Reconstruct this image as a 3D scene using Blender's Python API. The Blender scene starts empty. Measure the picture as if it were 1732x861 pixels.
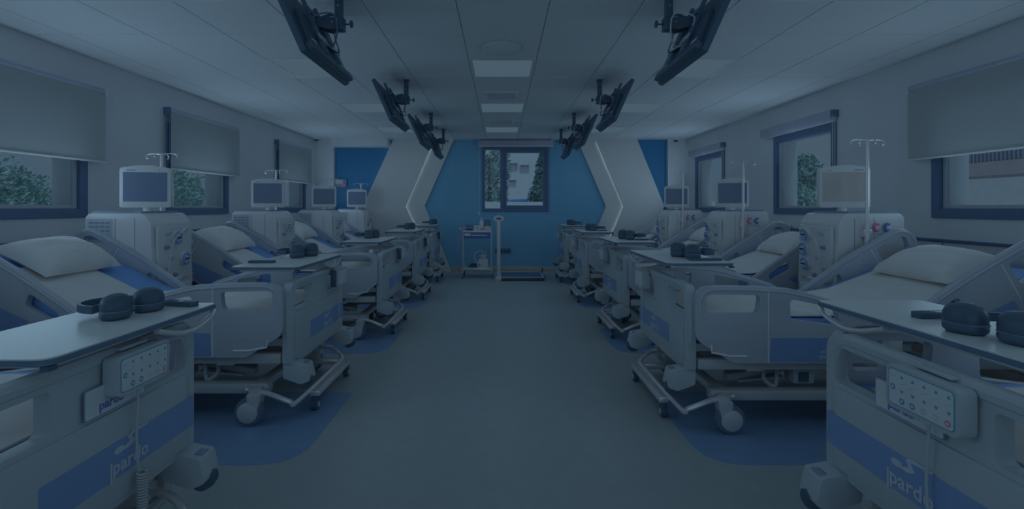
import bpy, bmesh, math, random
from mathutils import Vector, Matrix
random.seed(7)
SC = bpy.context.scene
COL = SC.collection
PI = math.pi

# ------------------------------------------------------------------ camera
H = 1.25
F = 815.0
cam_d = bpy.data.cameras.new('camera'); cam = bpy.data.objects.new('camera', cam_d); COL.objects.link(cam)
cam.location = (0, 0, H); cam.rotation_euler = (PI/2, 0, 0)
cam_d.sensor_width = 36.0; cam_d.lens = F/1732*36
cam_d.shift_x = 18/1732; cam_d.shift_y = -80.5/1732
cam_d.clip_start = 0.05; cam_d.clip_end = 200
SC.camera = cam
SC.view_settings.view_transform = 'Standard'; SC.view_settings.look = 'None'
SC.view_settings.gamma = 1.0; SC.view_settings.exposure = 0.0
SC.view_settings.use_curve_mapping = False

# ------------------------------------------------------------------ colour
def lin(c):
    c = c/255.0
    return c/12.92 if c <= .04045 else ((c+.055)/1.055)**2.4
WHITE = (80, 101, 116)                      # how the photograph shows a fully lit white
LW = tuple(lin(v) for v in WHITE)
LIGHT = tuple(v/LW[2] for v in LW)          # tint of the daylight and the lamps
def D(r, g, b):                              # base colour that reads as r,g,b in that light
    return tuple(min(.9, .84*lin(v)/w) for v, w in zip((r, g, b), LW))

# ------------------------------------------------------------------ world, lamps
w = bpy.data.worlds.new('overcast_sky'); SC.world = w; w.use_nodes = True
wn = w.node_tree.nodes; wl = w.node_tree.links
bg = wn['Background']
tc = wn.new('ShaderNodeTexCoord'); sp = wn.new('ShaderNodeSeparateXYZ'); rp = wn.new('ShaderNodeValToRGB')
wl.new(tc.outputs['Generated'], sp.inputs[0]); wl.new(sp.outputs['Z'], rp.inputs[0])
rp.color_ramp.elements[0].color = (LIGHT[0]*.92, LIGHT[1]*.95, LIGHT[2], 1)
rp.color_ramp.elements[1].color = (LIGHT[0], LIGHT[1], LIGHT[2], 1)
wl.new(rp.outputs[0], bg.inputs[0])
SKY = .155
bg.inputs[1].default_value = SKY
sun_d = bpy.data.lights.new('sun', 'SUN'); sun = bpy.data.objects.new('sun', sun_d); COL.objects.link(sun)
sun_d.energy = .6; sun_d.angle = .3; sun_d.color = LIGHT
sun.rotation_euler = (math.radians(22), math.radians(4), 0)
CEIL = 2.558
PANEL_Y = (-.85, .95, 2.75, 4.55, 6.35, 8.15)
PANEL_W = (.4, .4, .5, .65, .9, 1.0)
PANEL_X = (-1.79, .01, 1.81)
for py, pw in zip(PANEL_Y, PANEL_W):
    for px in PANEL_X:
        ld = bpy.data.lights.new('ceiling_lamp', 'AREA'); lo = bpy.data.objects.new('ceiling_lamp', ld); COL.objects.link(lo)
        ld.shape = 'SQUARE'; ld.size = .54; ld.energy = pw; ld.color = LIGHT
        lo.location = (px, py, CEIL-.03)

def day_and_fill(loc, rot, sx, sy, watts):          # light at the side windows, also fill added behind the camera
    ld = bpy.data.lights.new('window_daylight', 'AREA'); lo = bpy.data.objects.new('window_daylight', ld); COL.objects.link(lo)
    ld.shape = 'RECTANGLE'; ld.size = sx; ld.size_y = sy; ld.energy = watts; ld.color = LIGHT
    lo.location = loc; lo.rotation_euler = rot
day_and_fill((0, -3.10, 1.55), (PI/2+.85, 0, 0), 5.0, 1.5, 15.5)  # added fill lamp behind the camera, tilted up to brighten the ceiling
day_and_fill((0, -3.10, .55), (PI/2, 0, 0), 5.0, .7, 3.2)  # added low fill from behind, lifts the dark under the beds
for y_, z_, h_ in ((1.34, 1.6, .8), (3.59, 1.42, .40), (5.75, 1.42, .40), (8.27, 1.42, .40)):
    day_and_fill((-3.42, y_, z_), (PI/2+.5, 0, -PI/2), 1.0, h_, 3.7*h_/.4*.75)
for y_, z_, h_ in ((1.14, 1.6, .8), (3.43, 1.42, .40), (5.76, 1.48, .6), (8.34, 1.48, .6)):
    day_and_fill((3.42, y_, z_), (PI/2+.5, 0, PI/2), 1.0, h_, 3.7*h_/.4*.5)

# ------------------------------------------------------------------ materials
def mat(name, col, rough=.5, noise=.05, scale=6.0, metallic=0.0, bump=0.0, spec=.5, stretch=None):
    m = bpy.data.materials.new(name); m.use_nodes = True
    n = m.node_tree.nodes; l = m.node_tree.links; b = n['Principled BSDF']
    b.inputs['Roughness'].default_value = rough; b.inputs['Metallic'].default_value = metallic
    b.inputs['Specular IOR Level'].default_value = spec
    t = n.new('ShaderNodeTexCoord'); no = n.new('ShaderNodeTexNoise'); no.inputs['Scale'].default_value = scale
    no.inputs['Detail'].default_value = 3
    if stretch:
        mp = n.new('ShaderNodeMapping'); mp.inputs['Scale'].default_value = stretch
        l.new(t.outputs['Object'], mp.inputs[0]); l.new(mp.outputs[0], no.inputs['Vector'])
    else:
        l.new(t.outputs['Object'], no.inputs['Vector'])
    r = n.new('ShaderNodeValToRGB'); l.new(no.outputs['Fac'], r.inputs[0])
    r.color_ramp.elements[0].position = .3; r.color_ramp.elements[1].position = .7
    r.color_ramp.elements[0].color = tuple(c*(1-noise) for c in col)+(1,)
    r.color_ramp.elements[1].color = tuple(min(.92, c*(1+noise)) for c in col)+(1,)
    l.new(r.outputs[0], b.inputs['Base Color'])
    if bump:
        bp = n.new('ShaderNodeBump'); bp.inputs['Strength'].default_value = bump; bp.inputs['Distance'].default_value = .01
        l.new(no.outputs['Fac'], bp.inputs['Height']); l.new(bp.outputs[0], b.inputs['Normal'])
    return m
def emit(name, col, k):
    m = bpy.data.materials.new(name); m.use_nodes = True
    n = m.node_tree.nodes; l = m.node_tree.links
    for x in list(n): n.remove(x)
    o = n.new('ShaderNodeOutputMaterial'); e = n.new('ShaderNodeEmission')
    e.inputs[0].default_value = tuple(col)+(1,); e.inputs[1].default_value = k
    l.new(e.outputs[0], o.inputs[0]); return m
def glassy(name):
    m = bpy.data.materials.new(name); m.use_nodes = True
    n = m.node_tree.nodes; l = m.node_tree.links
    for x in list(n): n.remove(x)
    o = n.new('ShaderNodeOutputMaterial'); mx = n.new('ShaderNodeMixShader'); fr = n.new('ShaderNodeLayerWeight'); pw = n.new('ShaderNodeMath'); pw.operation = 'POWER'; pw.inputs[1].default_value = 5.0; ml = n.new('ShaderNodeMath'); ml.operation = 'MULTIPLY'; ml.inputs[1].default_value = .5
    tr = n.new('ShaderNodeBsdfTransparent'); gl = n.new('ShaderNodeBsdfGlossy'); gl.inputs['Roughness'].default_value = .02
    tr.inputs[0].default_value = (.93, .96, .97, 1); l.new(fr.outputs['Facing'], pw.inputs[0]); l.new(pw.outputs[0], ml.inputs[0])
    l.new(ml.outputs[0], mx.inputs[0]); l.new(tr.outputs[0], mx.inputs[1]); l.new(gl.outputs[0], mx.inputs[2])
    l.new(mx.outputs[0], o.inputs[0]); return m
def blind_fabric(name, col, k):
    m = bpy.data.materials.new(name); m.use_nodes = True
    n = m.node_tree.nodes; l = m.node_tree.links
    for x in list(n): n.remove(x)
    o = n.new('ShaderNodeOutputMaterial'); mx = n.new('ShaderNodeMixShader'); mx.inputs[0].default_value = k
    d = n.new('ShaderNodeBsdfDiffuse'); t = n.new('ShaderNodeBsdfTranslucent')
    tcn = n.new('ShaderNodeTexCoord'); wv = n.new('ShaderNodeTexWave'); wv.inputs['Scale'].default_value = 60
    wv.bands_direction = 'Z'
    r = n.new('ShaderNodeValToRGB'); l.new(tcn.outputs['Object'], wv.inputs['Vector']); l.new(wv.outputs['Fac'], r.inputs[0])
    r.color_ramp.elements[0].color = tuple(c*.97 for c in col)+(1,); r.color_ramp.elements[1].color = tuple(col)+(1,)
    l.new(r.outputs[0], d.inputs[0]); l.new(r.outputs[0], t.inputs[0])
    l.new(d.outputs[0], mx.inputs[1]); l.new(t.outputs[0], mx.inputs[2]); l.new(mx.outputs[0], o.inputs[0]); return m

M = {}
M['wall'] = mat('wall_paint', D(80, 101, 117), .6, .02, 2.0)
M['ceiling'] = mat('ceiling_tile', D(83, 104, 120), .8, .025, 40.0, bump=.02)
M['ceiling_grid'] = mat('ceiling_grid', D(68, 87, 101), .7)
M['blue_wall'] = mat('blue_paint', D(42, 81, 110), .42, .03, 1.5)
M['deep_wall'] = mat('deep_blue_paint', D(17, 58, 93), .5, .03, 1.5)  # the wall blue, darkened for the shade of the recessed sides
M['chevron'] = mat('chevron_paint', D(79, 97, 110), .55, .02, 2.0)
M['floor'] = mat('floor_vinyl', D(59, 78, 90), .36, .03, 9.0, spec=.25)
M['mat_blue'] = mat('blue_vinyl', D(43, 69, 98), .36, .05, 9.0, spec=.35)
M['skirting'] = mat('skirting', D(70, 82, 90), .5)
M['panel'] = mat('wall_panel', D(78, 98, 113), .45, .02, 3.0)
M['rail_dark'] = mat('dark_rail', D(30, 50, 78), .5)
M['frame'] = mat('window_frame', D(32, 52, 78), .45, .04)
M['blind'] = blind_fabric('blind_fabric', D(77, 98, 113), .42)
M['blind_case'] = mat('blind_case', D(66, 84, 106), .5)
M['bar_white'] = mat('white_bar', D(84, 103, 118), .4)
M['glass'] = glassy('window_glass')
M['bed'] = mat('bed_plastic', D(64, 84, 99), .38, .02, 3.0)
M['bed_grey'] = mat('bed_frame_paint', D(66, 84, 97), .4, .03)
M['rail'] = mat('bed_rail_plastic', D(65, 84, 101), .4, .02, 3.0)
M['stripe'] = mat('blue_stripe', D(44, 69, 102), .4, .03)
M['mattress'] = mat('blue_mattress', D(42, 75, 117), .55, .05, 20, bump=.05)
M['linen'] = mat('white_linen', D(82, 101, 114), .8, .03, 8, bump=.12)
M['black'] = mat('black_plastic', D(22, 40, 57), .42, .06, 12)
M['black_gloss'] = mat('black_gloss', D(27, 46, 65), .25, .05, 12)
M['dark_metal'] = mat('dark_metal', D(32, 53, 74), .4, .06, 12)
M['tyre'] = mat('grey_rubber', D(36, 56, 76), .6)
M['steel'] = mat('steel', D(80, 98, 112), .3, .03, metallic=.4)
M['wheel'] = mat('wheel_cover', D(72, 90, 104), .45)
M['laminate'] = mat('white_laminate', D(79, 100, 113), .32, .02, 5, spec=.4)
M['machine'] = mat('machine_plastic', D(79, 98, 112), .4, .02, 3)
M['machine_grey'] = mat('machine_grey', D(68, 87, 103), .45, .02, 3)
M['vent_dark'] = mat('vent_dark', D(48, 68, 90), .6)
M['ring_blue'] = mat('pump_blue', D(44, 76, 112), .4)
M['deep_blue'] = mat('deep_blue', D(30, 56, 102), .45)
M['red'] = mat('red_plastic', D(120, 58, 80), .45)
M['screen'] = mat('dark_screen', D(41, 59, 82), .22, .03, 2, spec=.3)
M['screen_warm'] = mat('warm_screen', D(70, 84, 93), .14, .08, 3, spec=.6)
M['key_teal'] = mat('teal_print', D(27, 70, 94), .5)
M['key_grey'] = mat('grey_print', D(70, 90, 105), .5)
M['keypad'] = mat('keypad_film', D(76, 97, 112), .4)
M['letter_dark'] = mat('dark_lettering', D(42, 52, 98), .5)
M['letter_light'] = mat('light_lettering', D(70, 90, 108), .5)
M['yellowish'] = mat('cream_plastic', D(72, 84, 84), .5)
M['green'] = mat('green_label', D(36, 92, 100), .5)
M['pink'] = mat('pink_tube', D(72, 62, 112), .5)
M['diffuser'] = emit('panel_diffuser', LIGHT, .140)
M['led'] = emit('led_strip', (LIGHT[0]*1.08, LIGHT[1]*1.02, LIGHT[2]*.95), 2.6)
M['leaf'] = mat('leaves', D(58, 86, 96), .6, .2, 3)
M['leaf_b'] = mat('dark_leaves', D(52, 78, 90), .6, .2, 3)
M['bark'] = mat('bark', D(50, 62, 70), .8)
M['house'] = mat('house_render', D(83, 103, 117), .8, .03)
M['house_band'] = mat('house_band', D(74, 84, 98), .8)
M['house_win'] = mat('house_window', D(60, 78, 100), .3)
M['ground'] = mat('pale_paving', D(76, 94, 108), .8, .05)
M['car'] = mat('car_paint', D(36, 74, 124), .25)

# ------------------------------------------------------------------ mesh builder
def round_poly(pts, r, n=4):
    """round the corners of a 2D polygon; r is a number or one per corner"""
    out = []; N = len(pts)
    for i in range(N):
        p = Vector(pts[i]); a = Vector(pts[i-1]); b = Vector(pts[(i+1) % N])
        rr = r[i] if isinstance(r, (list, tuple)) else r
        if rr <= 0: out.append(tuple(p)); continue
        da = (a-p); db = (b-p); la = da.length; lb = db.length
        da /= la; db /= lb
        c = max(-1, min(1, da.dot(db))); half = math.acos(c)/2
        t = min(rr/max(.05, math.tan(half)), la*.48, lb*.48)
        p0 = p+da*t; p1 = p+db*t
        for k in range(n+1):
            q = k/n
            out.append(tuple((1-q)**2*p0 + 2*q*(1-q)*p + q*q*p1))
    return out
def rect(x0, y0, x1, y1): return [(x0, y0), (x1, y0), (x1, y1), (x0, y1)]

class G:
    def __init__(s, m=1, fn=None):
        s.bm = bmesh.new(); s.m = m; s.fn = fn
    def _add(s, verts, faces):
        vs = [s.bm.verts.new(v) for v in verts]
        for f in faces:
            try: s.bm.faces.new([vs[i] for i in f])
            except ValueError: pass
    def merge(s, bm2, fn=None):
        bm2.verts.index_update()
        vs = [s.bm.verts.new(fn(v.co) if fn else v.co) for v in bm2.verts]
        for f in bm2.faces:
            try: s.bm.faces.new([vs[v.index] for v in f.verts])
            except ValueError: pass
        bm2.free()
    def box(s, x0, y0, z0, x1, y1, z1, bev=0, fn=None, seg=2):
        b = bmesh.new()
        bmesh.ops.create_cube(b, size=1)
        for v in b.verts:
            v.co = Vector(((x0+x1)/2+v.co.x*(x1-x0), (y0+y1)/2+v.co.y*(y1-y0), (z0+z1)/2+v.co.z*(z1-z0)))
        if bev:
            bmesh.ops.bevel(b, geom=list(b.edges), offset=bev, segments=seg, profile=.5, affect='EDGES', clamp_overlap=True)
        s.merge(b, fn); return s
    def tube(s, pts, r, n=8, closed=False, sub=0, caps=True):
        P = [Vector(p) for p in pts]
        if sub:
            Q = []
            N = len(P)
            rng = range(N if closed else N-1)
            for i in rng:
                p1 = P[i]; p2 = P[(i+1) % N]
                p0 = P[i-1] if (i > 0 or closed) else p1
                p3 = P[(i+2) % N] if (i+2 < N or closed) else p2
                for k in range(sub):
                    t = k/sub
                    Q.append(.5*((2*p1)+(p2-p0)*t+(2*p0-5*p1+4*p2-p3)*t*t+(3*p1-p0-3*p2+p3)*t**3))
            if not closed: Q.append(P[-1])
            P = Q
        N = len(P)
        rs = r if isinstance(r, (list, tuple)) else None
        rings = []
        up = None
        for i in range(N):
            a = P[i-1] if (i > 0 or closed) else P[i]; b = P[(i+1) % N] if (i < N-1 or closed) else P[i]
            t = (b-a).normalized()
            if up is None:
                up = Vector((0, 0, 1)) if abs(t.z) < .9 else Vector((1, 0, 0))
            x = t.cross(up).normalized(); y = x.cross(t).normalized(); up = y
            rr = rs[min(len(rs)-1, int(i*len(rs)/N))] if rs else r
            rings.append([P[i]+rr*(math.cos(2*PI*k/n)*x+math.sin(2*PI*k/n)*y) for k in range(n)])
        verts = [v for rg in rings for v in rg]; faces = []
        for i in range(N if closed else N-1):
            for k in range(n):
                j = (i+1) % N
                faces.append((i*n+k, j*n+k, j*n+(k+1) % n, i*n+(k+1) % n)[::-1])
        if caps and not closed:
            faces.append(tuple(range(n))); faces.append(tuple((N-1)*n+k for k in reversed(range(n))))
        s._add(verts, faces); return s
    def cyl(s, p0, p1, r0, r1=None, n=14):
        p0 = Vector(p0); p1 = Vector(p1); r1 = r0 if r1 is None else r1
        t = (p1-p0).normalized(); u = Vector((0, 0, 1)) if abs(t.z) < .9 else Vector((1, 0, 0))
        x = t.cross(u).normalized(); y = x.cross(t)
        vs = [p0+r0*(math.cos(2*PI*k/n)*x+math.sin(2*PI*k/n)*y) for k in range(n)] + \
             [p1+r1*(math.cos(2*PI*k/n)*x+math.sin(2*PI*k/n)*y) for k in range(n)]
        fs = [(k, n+k, n+(k+1) % n, (k+1) % n)[::-1] for k in range(n)]+[tuple(range(n)), tuple(reversed(range(n, 2*n)))]
        s._add(vs, fs); return s
    def lathe(s, prof, c, axis=(0, 0, 1), n=20):
        c = Vector(c); t = Vector(axis).normalized(); u = Vector((0, 0, 1)) if abs(t.z) < .9 else Vector((1, 0, 0))
        x = t.cross(u).normalized(); y = x.cross(t)
        vs = []; fs = []
        for (r, h) in prof:
            vs += [c+t*h+max(r, .0004)*(math.cos(2*PI*k/n)*x+math.sin(2*PI*k/n)*y) for k in range(n)]
        for i in range(len(prof)-1):
            for k in range(n): fs.append((i*n+k, (i+1)*n+k, (i+1)*n+(k+1) % n, i*n+(k+1) % n)[::-1])
        fs.append(tuple(range(n))); fs.append(tuple(reversed(range((len(prof)-1)*n, len(prof)*n))))
        s._add(vs, fs); return s
    def ball(s, c, r, n=12, fn=None):
        b = bmesh.new(); bmesh.ops.create_uvsphere(b, u_segments=n, v_segments=max(6, n*2//3), radius=1)
        r = (r, r, r) if not isinstance(r, (tuple, list)) else r
        for v in b.verts: v.co = Vector((c[0]+v.co.x*r[0], c[1]+v.co.y*r[1], c[2]+v.co.z*r[2]))
        s.merge(b, fn); return s
    def plate(s, outer, holes, w0, w1, fn, bev=0, seg=2):
        """2D outline with holes, thickness w0..w1, mapped by fn(u,v,w)"""
        b = bmesh.new(); es = []
        for loop in [outer]+list(holes):
            vs = [b.verts.new((p[0], p[1], 0)) for p in loop]
            for i in range(len(vs)): es.append(b.edges.new((vs[i], vs[(i+1) % len(vs)])))
        if holes or len(outer) > 4:
            bmesh.ops.triangle_fill(b, use_beauty=True, use_dissolve=False, edges=es, normal=(0, 0, 1))
        else:
            b.faces.new(list(b.verts))
        geom = bmesh.ops.extrude_face_region(b, geom=list(b.faces))
        for v in [g for g in geom['geom'] if isinstance(g, bmesh.types.BMVert)]: v.co.z = 1
        for v in b.verts: v.co.z = w1 if v.co.z > .5 else w0
        bmesh.ops.recalc_face_normals(b, faces=list(b.faces))
        if bev:
            ed = [e for e in b.edges if len(e.link_faces) == 2 and abs(e.verts[0].co.z-e.verts[1].co.z) < 1e-6 and e.calc_face_angle(0) > .9]
            bmesh.ops.bevel(b, geom=ed, offset=bev, segments=seg, profile=.5, affect='EDGES', clamp_overlap=True)
        s.merge(b, lambda c: Vector(fn(c.x, c.y, c.z))); return s
    def build(s, name, material, parent=None, smooth=35):
        bm = s.bm
        for v in bm.verts:
            if s.fn: v.co = Vector(s.fn(v.co))
            if s.m < 0: v.co.x = -v.co.x
        bmesh.ops.recalc_face_normals(bm, faces=list(bm.faces))
        me = bpy.data.meshes.new(name); bm.to_mesh(me); bm.free()
        if smooth:
            me.polygons.foreach_set('use_smooth', [True]*len(me.polygons))
            me.set_sharp_from_angle(angle=math.radians(smooth))
        me.materials.append(M[material] if isinstance(material, str) else material)
        o = bpy.data.objects.new(name, me); COL.objects.link(o)
        if parent: o.parent = parent
        return o

def thing(name, label, cat, loc=(0, 0, 0), group=None, rz=0):
    o = bpy.data.objects.new(name, None); COL.objects.link(o); o.empty_display_size = .1
    o.location = loc; o.rotation_euler = (0, 0, rz)
    return tag(o, label, cat, group)
def tag(o, label, cat, group=None):
    o['label'] = label; o['category'] = cat
    if group: o['group'] = group
    return o
def struct(o): o['kind'] = 'structure'; return o
def kids(o): return [c for c in KIDS.get(o.name, [])]
def copy_tree(o, parent=None):
    c = o.copy(); COL.objects.link(c)
    c.parent = parent
    for ch in list(o.children): copy_tree(ch, c)
    return c
_fonts = {}
def text_bm(body, size, bold=0.0):
    cu = bpy.data.curves.new('lettering', 'FONT'); cu.body = body; cu.size = size; cu.offset = bold; cu.resolution_u = 2
    ob = bpy.data.objects.new('lettering', cu); COL.objects.link(ob)
    bpy.context.view_layer.update()
    dg = bpy.context.evaluated_depsgraph_get()
    me = bpy.data.meshes.new_from_object(ob.evaluated_get(dg))
    b = bmesh.new(); b.from_mesh(me)
    bpy.data.objects.remove(ob); bpy.data.curves.remove(cu); bpy.data.meshes.remove(me)
    bmesh.ops.remove_doubles(b, verts=list(b.verts), dist=size*1e-4)
    ex = bmesh.ops.extrude_face_region(b, geom=list(b.faces))
    for v in [g for g in ex['geom'] if isinstance(g, bmesh.types.BMVert)]: v.co.z += .0012
    return b
def frame_fn(o, U, V, N):
    o = Vector(o); U = Vector(U); V = Vector(V); N = Vector(N)
    return lambda c: o+U*c.x+V*c.y+N*c.z
def logo(name, o, U, V, N, wd, material, parent, emblem=True):
    """the maker's lettering with its emblem of a dot and a swoosh above; wd = width of the word"""
    g = G(1)
    b = text_bm('pardo', 1.0, .02)
    xs = [v.co.x for v in b.verts]; k = wd/(max(xs)-min(xs)); x0 = min(xs)
    for v in b.verts: v.co.x = (v.co.x-x0)*k; v.co.y *= k; v.co.z = v.co.z
    fn = frame_fn(o, U, V, N)
    g.merge(b, fn)
    if emblem:
        e = wd
        def f2(u, v, q): return fn(Vector((u, v, q)))
        el = [(e*(.17+.14*math.cos(a)), e*(.46+.075*math.sin(a))) for a in [2*PI*i/14 for i in range(14)]]
        g.plate(el, [], 0, .0012, f2)
        sw = [(.28, .40), (.46, .40), (.60, .47), (.50, .62), (.60, .64), (.98, .66), (1.0, .70), (.52, .71), (.38, .64), (.46, .52), (.30, .46)]
        g.plate([(a*e, q*e) for a, q in sw], [], 0, .0012, f2)
        stem = [(-.07, -.16), (-.02, -.16), (-.02, .26), (-.07, .26)]
        g.plate([(a*e, q*e) for a, q in stem], [], 0, .0012, f2)
    return g.build(name, material, parent, smooth=0)

# ================================================================== the room
WX = 3.6; YB = 9.4; YF = -3.2; WT = .3
WIN_L = [(.75, 1.93), (3.0, 4.18), (5.17, 6.34), (7.70, 8.84)]
WIN_R = [(.55, 1.73), (2.85, 4.02), (5.17, 6.35), (7.76, 8.92)]
WZ0, WZ1 = 1.16, 2.16
fl = struct(G().box(-WX-WT, YF-WT, -.1, WX+WT, YB+WT, 0).build('floor', 'floor', smooth=0))
# blue vinyl areas let into the floor under each bed
for sgn in (-1, 1):
    for (ya, yb) in ((.55, 1.45), (2.33, 3.25), (4.1, 4.95), (5.92, 6.78), (7.72, 8.6)):
        xi = sgn*.995; xo = sgn*3.3
        out = round_poly([(xi, ya), (xi, yb), (xo, yb), (xo, ya)], [.22, .06, .06, .22], 6)
        G().plate(out, [], 0, .0015, lambda u, v, q: (u, v, q)).build('floor_inlay', 'mat_blue', fl, smooth=0)

def wall_with_windows(name, sgn, wins):
    g = G()
    def bx(y0, y1, z0, z1):
        a, b = sorted((sgn*WX, sgn*(WX+WT))); g.box(a, y0, z0, b, y1, z1)
    bx(YF-WT, YB+WT, 0, WZ0); bx(YF-WT, YB+WT, WZ1, CEIL+.12)
    e = [YF-WT]+[v for wn_ in wins for v in wn_]+[YB+WT]
    for i in range(0, len(e), 2): bx(e[i], e[i+1], WZ0, WZ1)
    return struct(g.build(name, 'wall', smooth=0))
wall_l = wall_with_windows('wall_left', -1, WIN_L)
wall_r = wall_with_windows('wall_right', 1, WIN_R)
g = G()
g.box(-WX-WT, YF-WT, 0, -2.55, YF, CEIL+.12).box(2.55, YF-WT, 0, WX+WT, YF, CEIL+.12)
g.box(-2.55, YF-WT, 0, 2.55, YF, .12).box(-2.55, YF-WT, 2.35, 2.55, YF, CEIL+.12)
struct(g.build('wall_front', 'wall', smooth=0))
e = struct(bpy.data.objects.new('window_8', None)); COL.objects.link(e); e.location = (0, YF, 0)  # unseen rear glazing, added to account for the fill lamps
for k in range(3):
    x0 = -2.55+k*1.7
    f_ = lambda u, v, q: (u, q, v)
    G().plate(rect(x0, .12, x0+1.7, 2.35), [rect(x0+.06, .18, x0+1.64, 2.29)], -.10, -.04, f_).build('frame', 'frame', e, smooth=0)
    G().plate(rect(x0+.06, .18, x0+1.64, 2.29), [], -.075, -.069, f_).build('pane', 'glass', e, smooth=0)
CW0, CW1, CZ0, CZ1 = -.375, .925, 1.165, 2.42
g = G()
g.box(-3.3, YB, 0, CW0, YB+WT, CEIL+.12).box(CW1, YB, 0, 3.3, YB+WT, CEIL+.12)
g.box(CW0, YB, 0, CW1, YB+WT, CZ0).box(CW0, YB, CZ1, CW1, YB+WT, CEIL+.12)
wall_b = struct(g.build('wall_back', 'blue_wall', smooth=0))
G().box(-WX, YB-.10, 0, -3.235, YB+WT, CEIL).build('corner_pillar', 'wall', wall_b, smooth=0)
G().box(3.215, YB-.10, 0, WX, YB+WT, CEIL).build('corner_pillar', 'wall', wall_b, smooth=0)
for xa, xb in ((-3.235, -2.0), (2.55, 3.215)): G().box(xa, YB-.012, .0, xb, YB, 2.556).build('painted_panel', 'deep_wall', wall_b, smooth=0)  # recess shade put in as darker blue sheets over the wall
G().box(-3.235, YB-.22, 2.40, -2.17, YB, CEIL).build('bulkhead', 'wall', wall_b, smooth=0)
# chevron cladding, a front layer and a set back layer lit by a strip hidden behind the front edge
def poly_y(pts, y0, y1, g): g.plate(pts, [], y0, y1, lambda u, v, q: (u, q, v)); return g
Z0c = .0; ZT = CEIL
cl = {'outer': [(-2.077, ZT), (-2.67, 1.262), (-2.077, Z0c)], 'mid': [(-1.29, ZT), (-1.849, 1.262), (-1.29, Z0c)], 'inner': [(-.924, ZT), (-1.488, 1.268), (-.975, Z0c)]}
cr = {'outer': [(2.613, ZT), (3.138, 1.262), (2.613, Z0c)], 'mid': [(1.814, ZT), (2.358, 1.262), (1.837, Z0c)], 'inner': [(1.472, ZT), (2.03, 1.262), (1.518, Z0c)]}
for c, name, sg in ((cl, 'wall_cladding', -1), (cr, 'wall_cladding', 1)):
    back = [(x+sg*.35, z) for x, z in c['mid']]
    poly_y(c['inner']+back[::-1], YB-.055, YB-.002, G()).build('cladding_back_layer', 'chevron', wall_b, smooth=0)
    poly_y(c['mid']+c['outer'][::-1], YB-.125, YB-.085, G()).build('cladding_front_layer', 'chevron', wall_b, smooth=0)
    sup = [(x+sg*.25, z) for x, z in c['mid']]; sup2 = [(x+sg*.30, z) for x, z in c['mid']]
    poly_y(sup+sup2[::-1], YB-.085, YB-.055, G()).build('cladding_batten', 'chevron', wall_b, smooth=0)
    G().tube([(x+sg*.06, YB-.072, min(ZT-.04, max(.04, z))) for x, z in c['mid']], .006, 6).build('led_strip', 'led', wall_b)
G().tube([(x+.05, YB-.05, min(ZT-.04, max(.04, z))) for x, z in cl['outer']], .0035, 6).build('led_strip', 'led', wall_b)
# skirting
sk = G().box(-.98, YB-.018, 0, 1.52, YB, .09, .004)
struct(sk.build('baseboard_back', 'skirting'))
struct(G().box(-WX, YF, 0, -WX+.015, YB-.1, .09, .003).build('baseboard_left', 'skirting'))
struct(G().box(WX-.015, YF, 0, WX, YB-.1, .09, .003).build('baseboard_right', 'skirting'))
# ceiling: a slab, its grid and the tiles one by one
ce = struct(G().box(-WX-WT, YF-WT, CEIL+.012, WX+WT, YB+WT, CEIL+.12).build('ceiling', 'ceiling_grid', smooth=0))
tile0 = None
gx = [-3.89+.6*i for i in range(14)]; gy = [2.45-2.4+.6*k for k in range(16)]
lamp_cells = {(round(px, 1), round(py, 1)) for px in PANEL_X for py in PANEL_Y}
for j, y in enumerate(gy):
    for x in gx[:-1]:
        cxm, cym = x+.3, min(y+.6, YB)/2+y/2
        if any(abs(px-cxm) < .1 and abs(py-(y+.3)) < .1 for px in PANEL_X for py in PANEL_Y): continue
        full = y+.6 <= YB+.01 and x > -3.6 and x+.6 < 3.62
        xa = max(-3.598, x)-(x+.3); xb = min(3.598, x+.6)-(x+.3); yd = min(YB, y+.6)-(y+.3)
        if full and tile0 is not None:
            t = tile0.copy(); COL.objects.link(t); t.parent = ce
        else:
            t = G().box(max(-.2968, xa), -.2968, 0, min(.2968, xb), min(.2968, yd), .014, .002, seg=1).build('ceiling_tile', 'ceiling', ce, smooth=0)
            if full: tile0 = t
        t.location = (cxm, y+.3, CEIL)
for px in PANEL_X: pass
names_x = {0: 'left', 1: 'middle', 2: 'right'}
order_y = {2: 'foremost', 3: 'first full', 4: 'second', 5: 'farthest'}
for j, py in enumerate(PANEL_Y):
    for i, px in enumerate(PANEL_X):
        lab = {2: 'nearest', 3: 'second nearest', 4: 'third nearest', 5: 'farthest'}.get(j)
        lab = f'square ceiling light panel in the {names_x[i]} row, {lab} of the row in view' if lab else \
              ('dim square ceiling light panel %s the viewpoint, %s row' % ('behind' if j == 0 else 'above', names_x[i]))
        t = thing('ceiling_light', lab, 'ceiling light', (px, py, CEIL), 'square ceiling light panels')
        o = [rect(-.298, -.298, .298, .298), rect(-.268, -.268, .268, .268)]
        G().plate(o[0], [o[1]], -.006, .014, lambda u, v, q: (u, v, q)).build('frame', 'bar_white', t, smooth=0)
        G().box(-.268, -.268, .0, .268, .268, .010).build('diffuser', 'diffuser', t, smooth=0)
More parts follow.
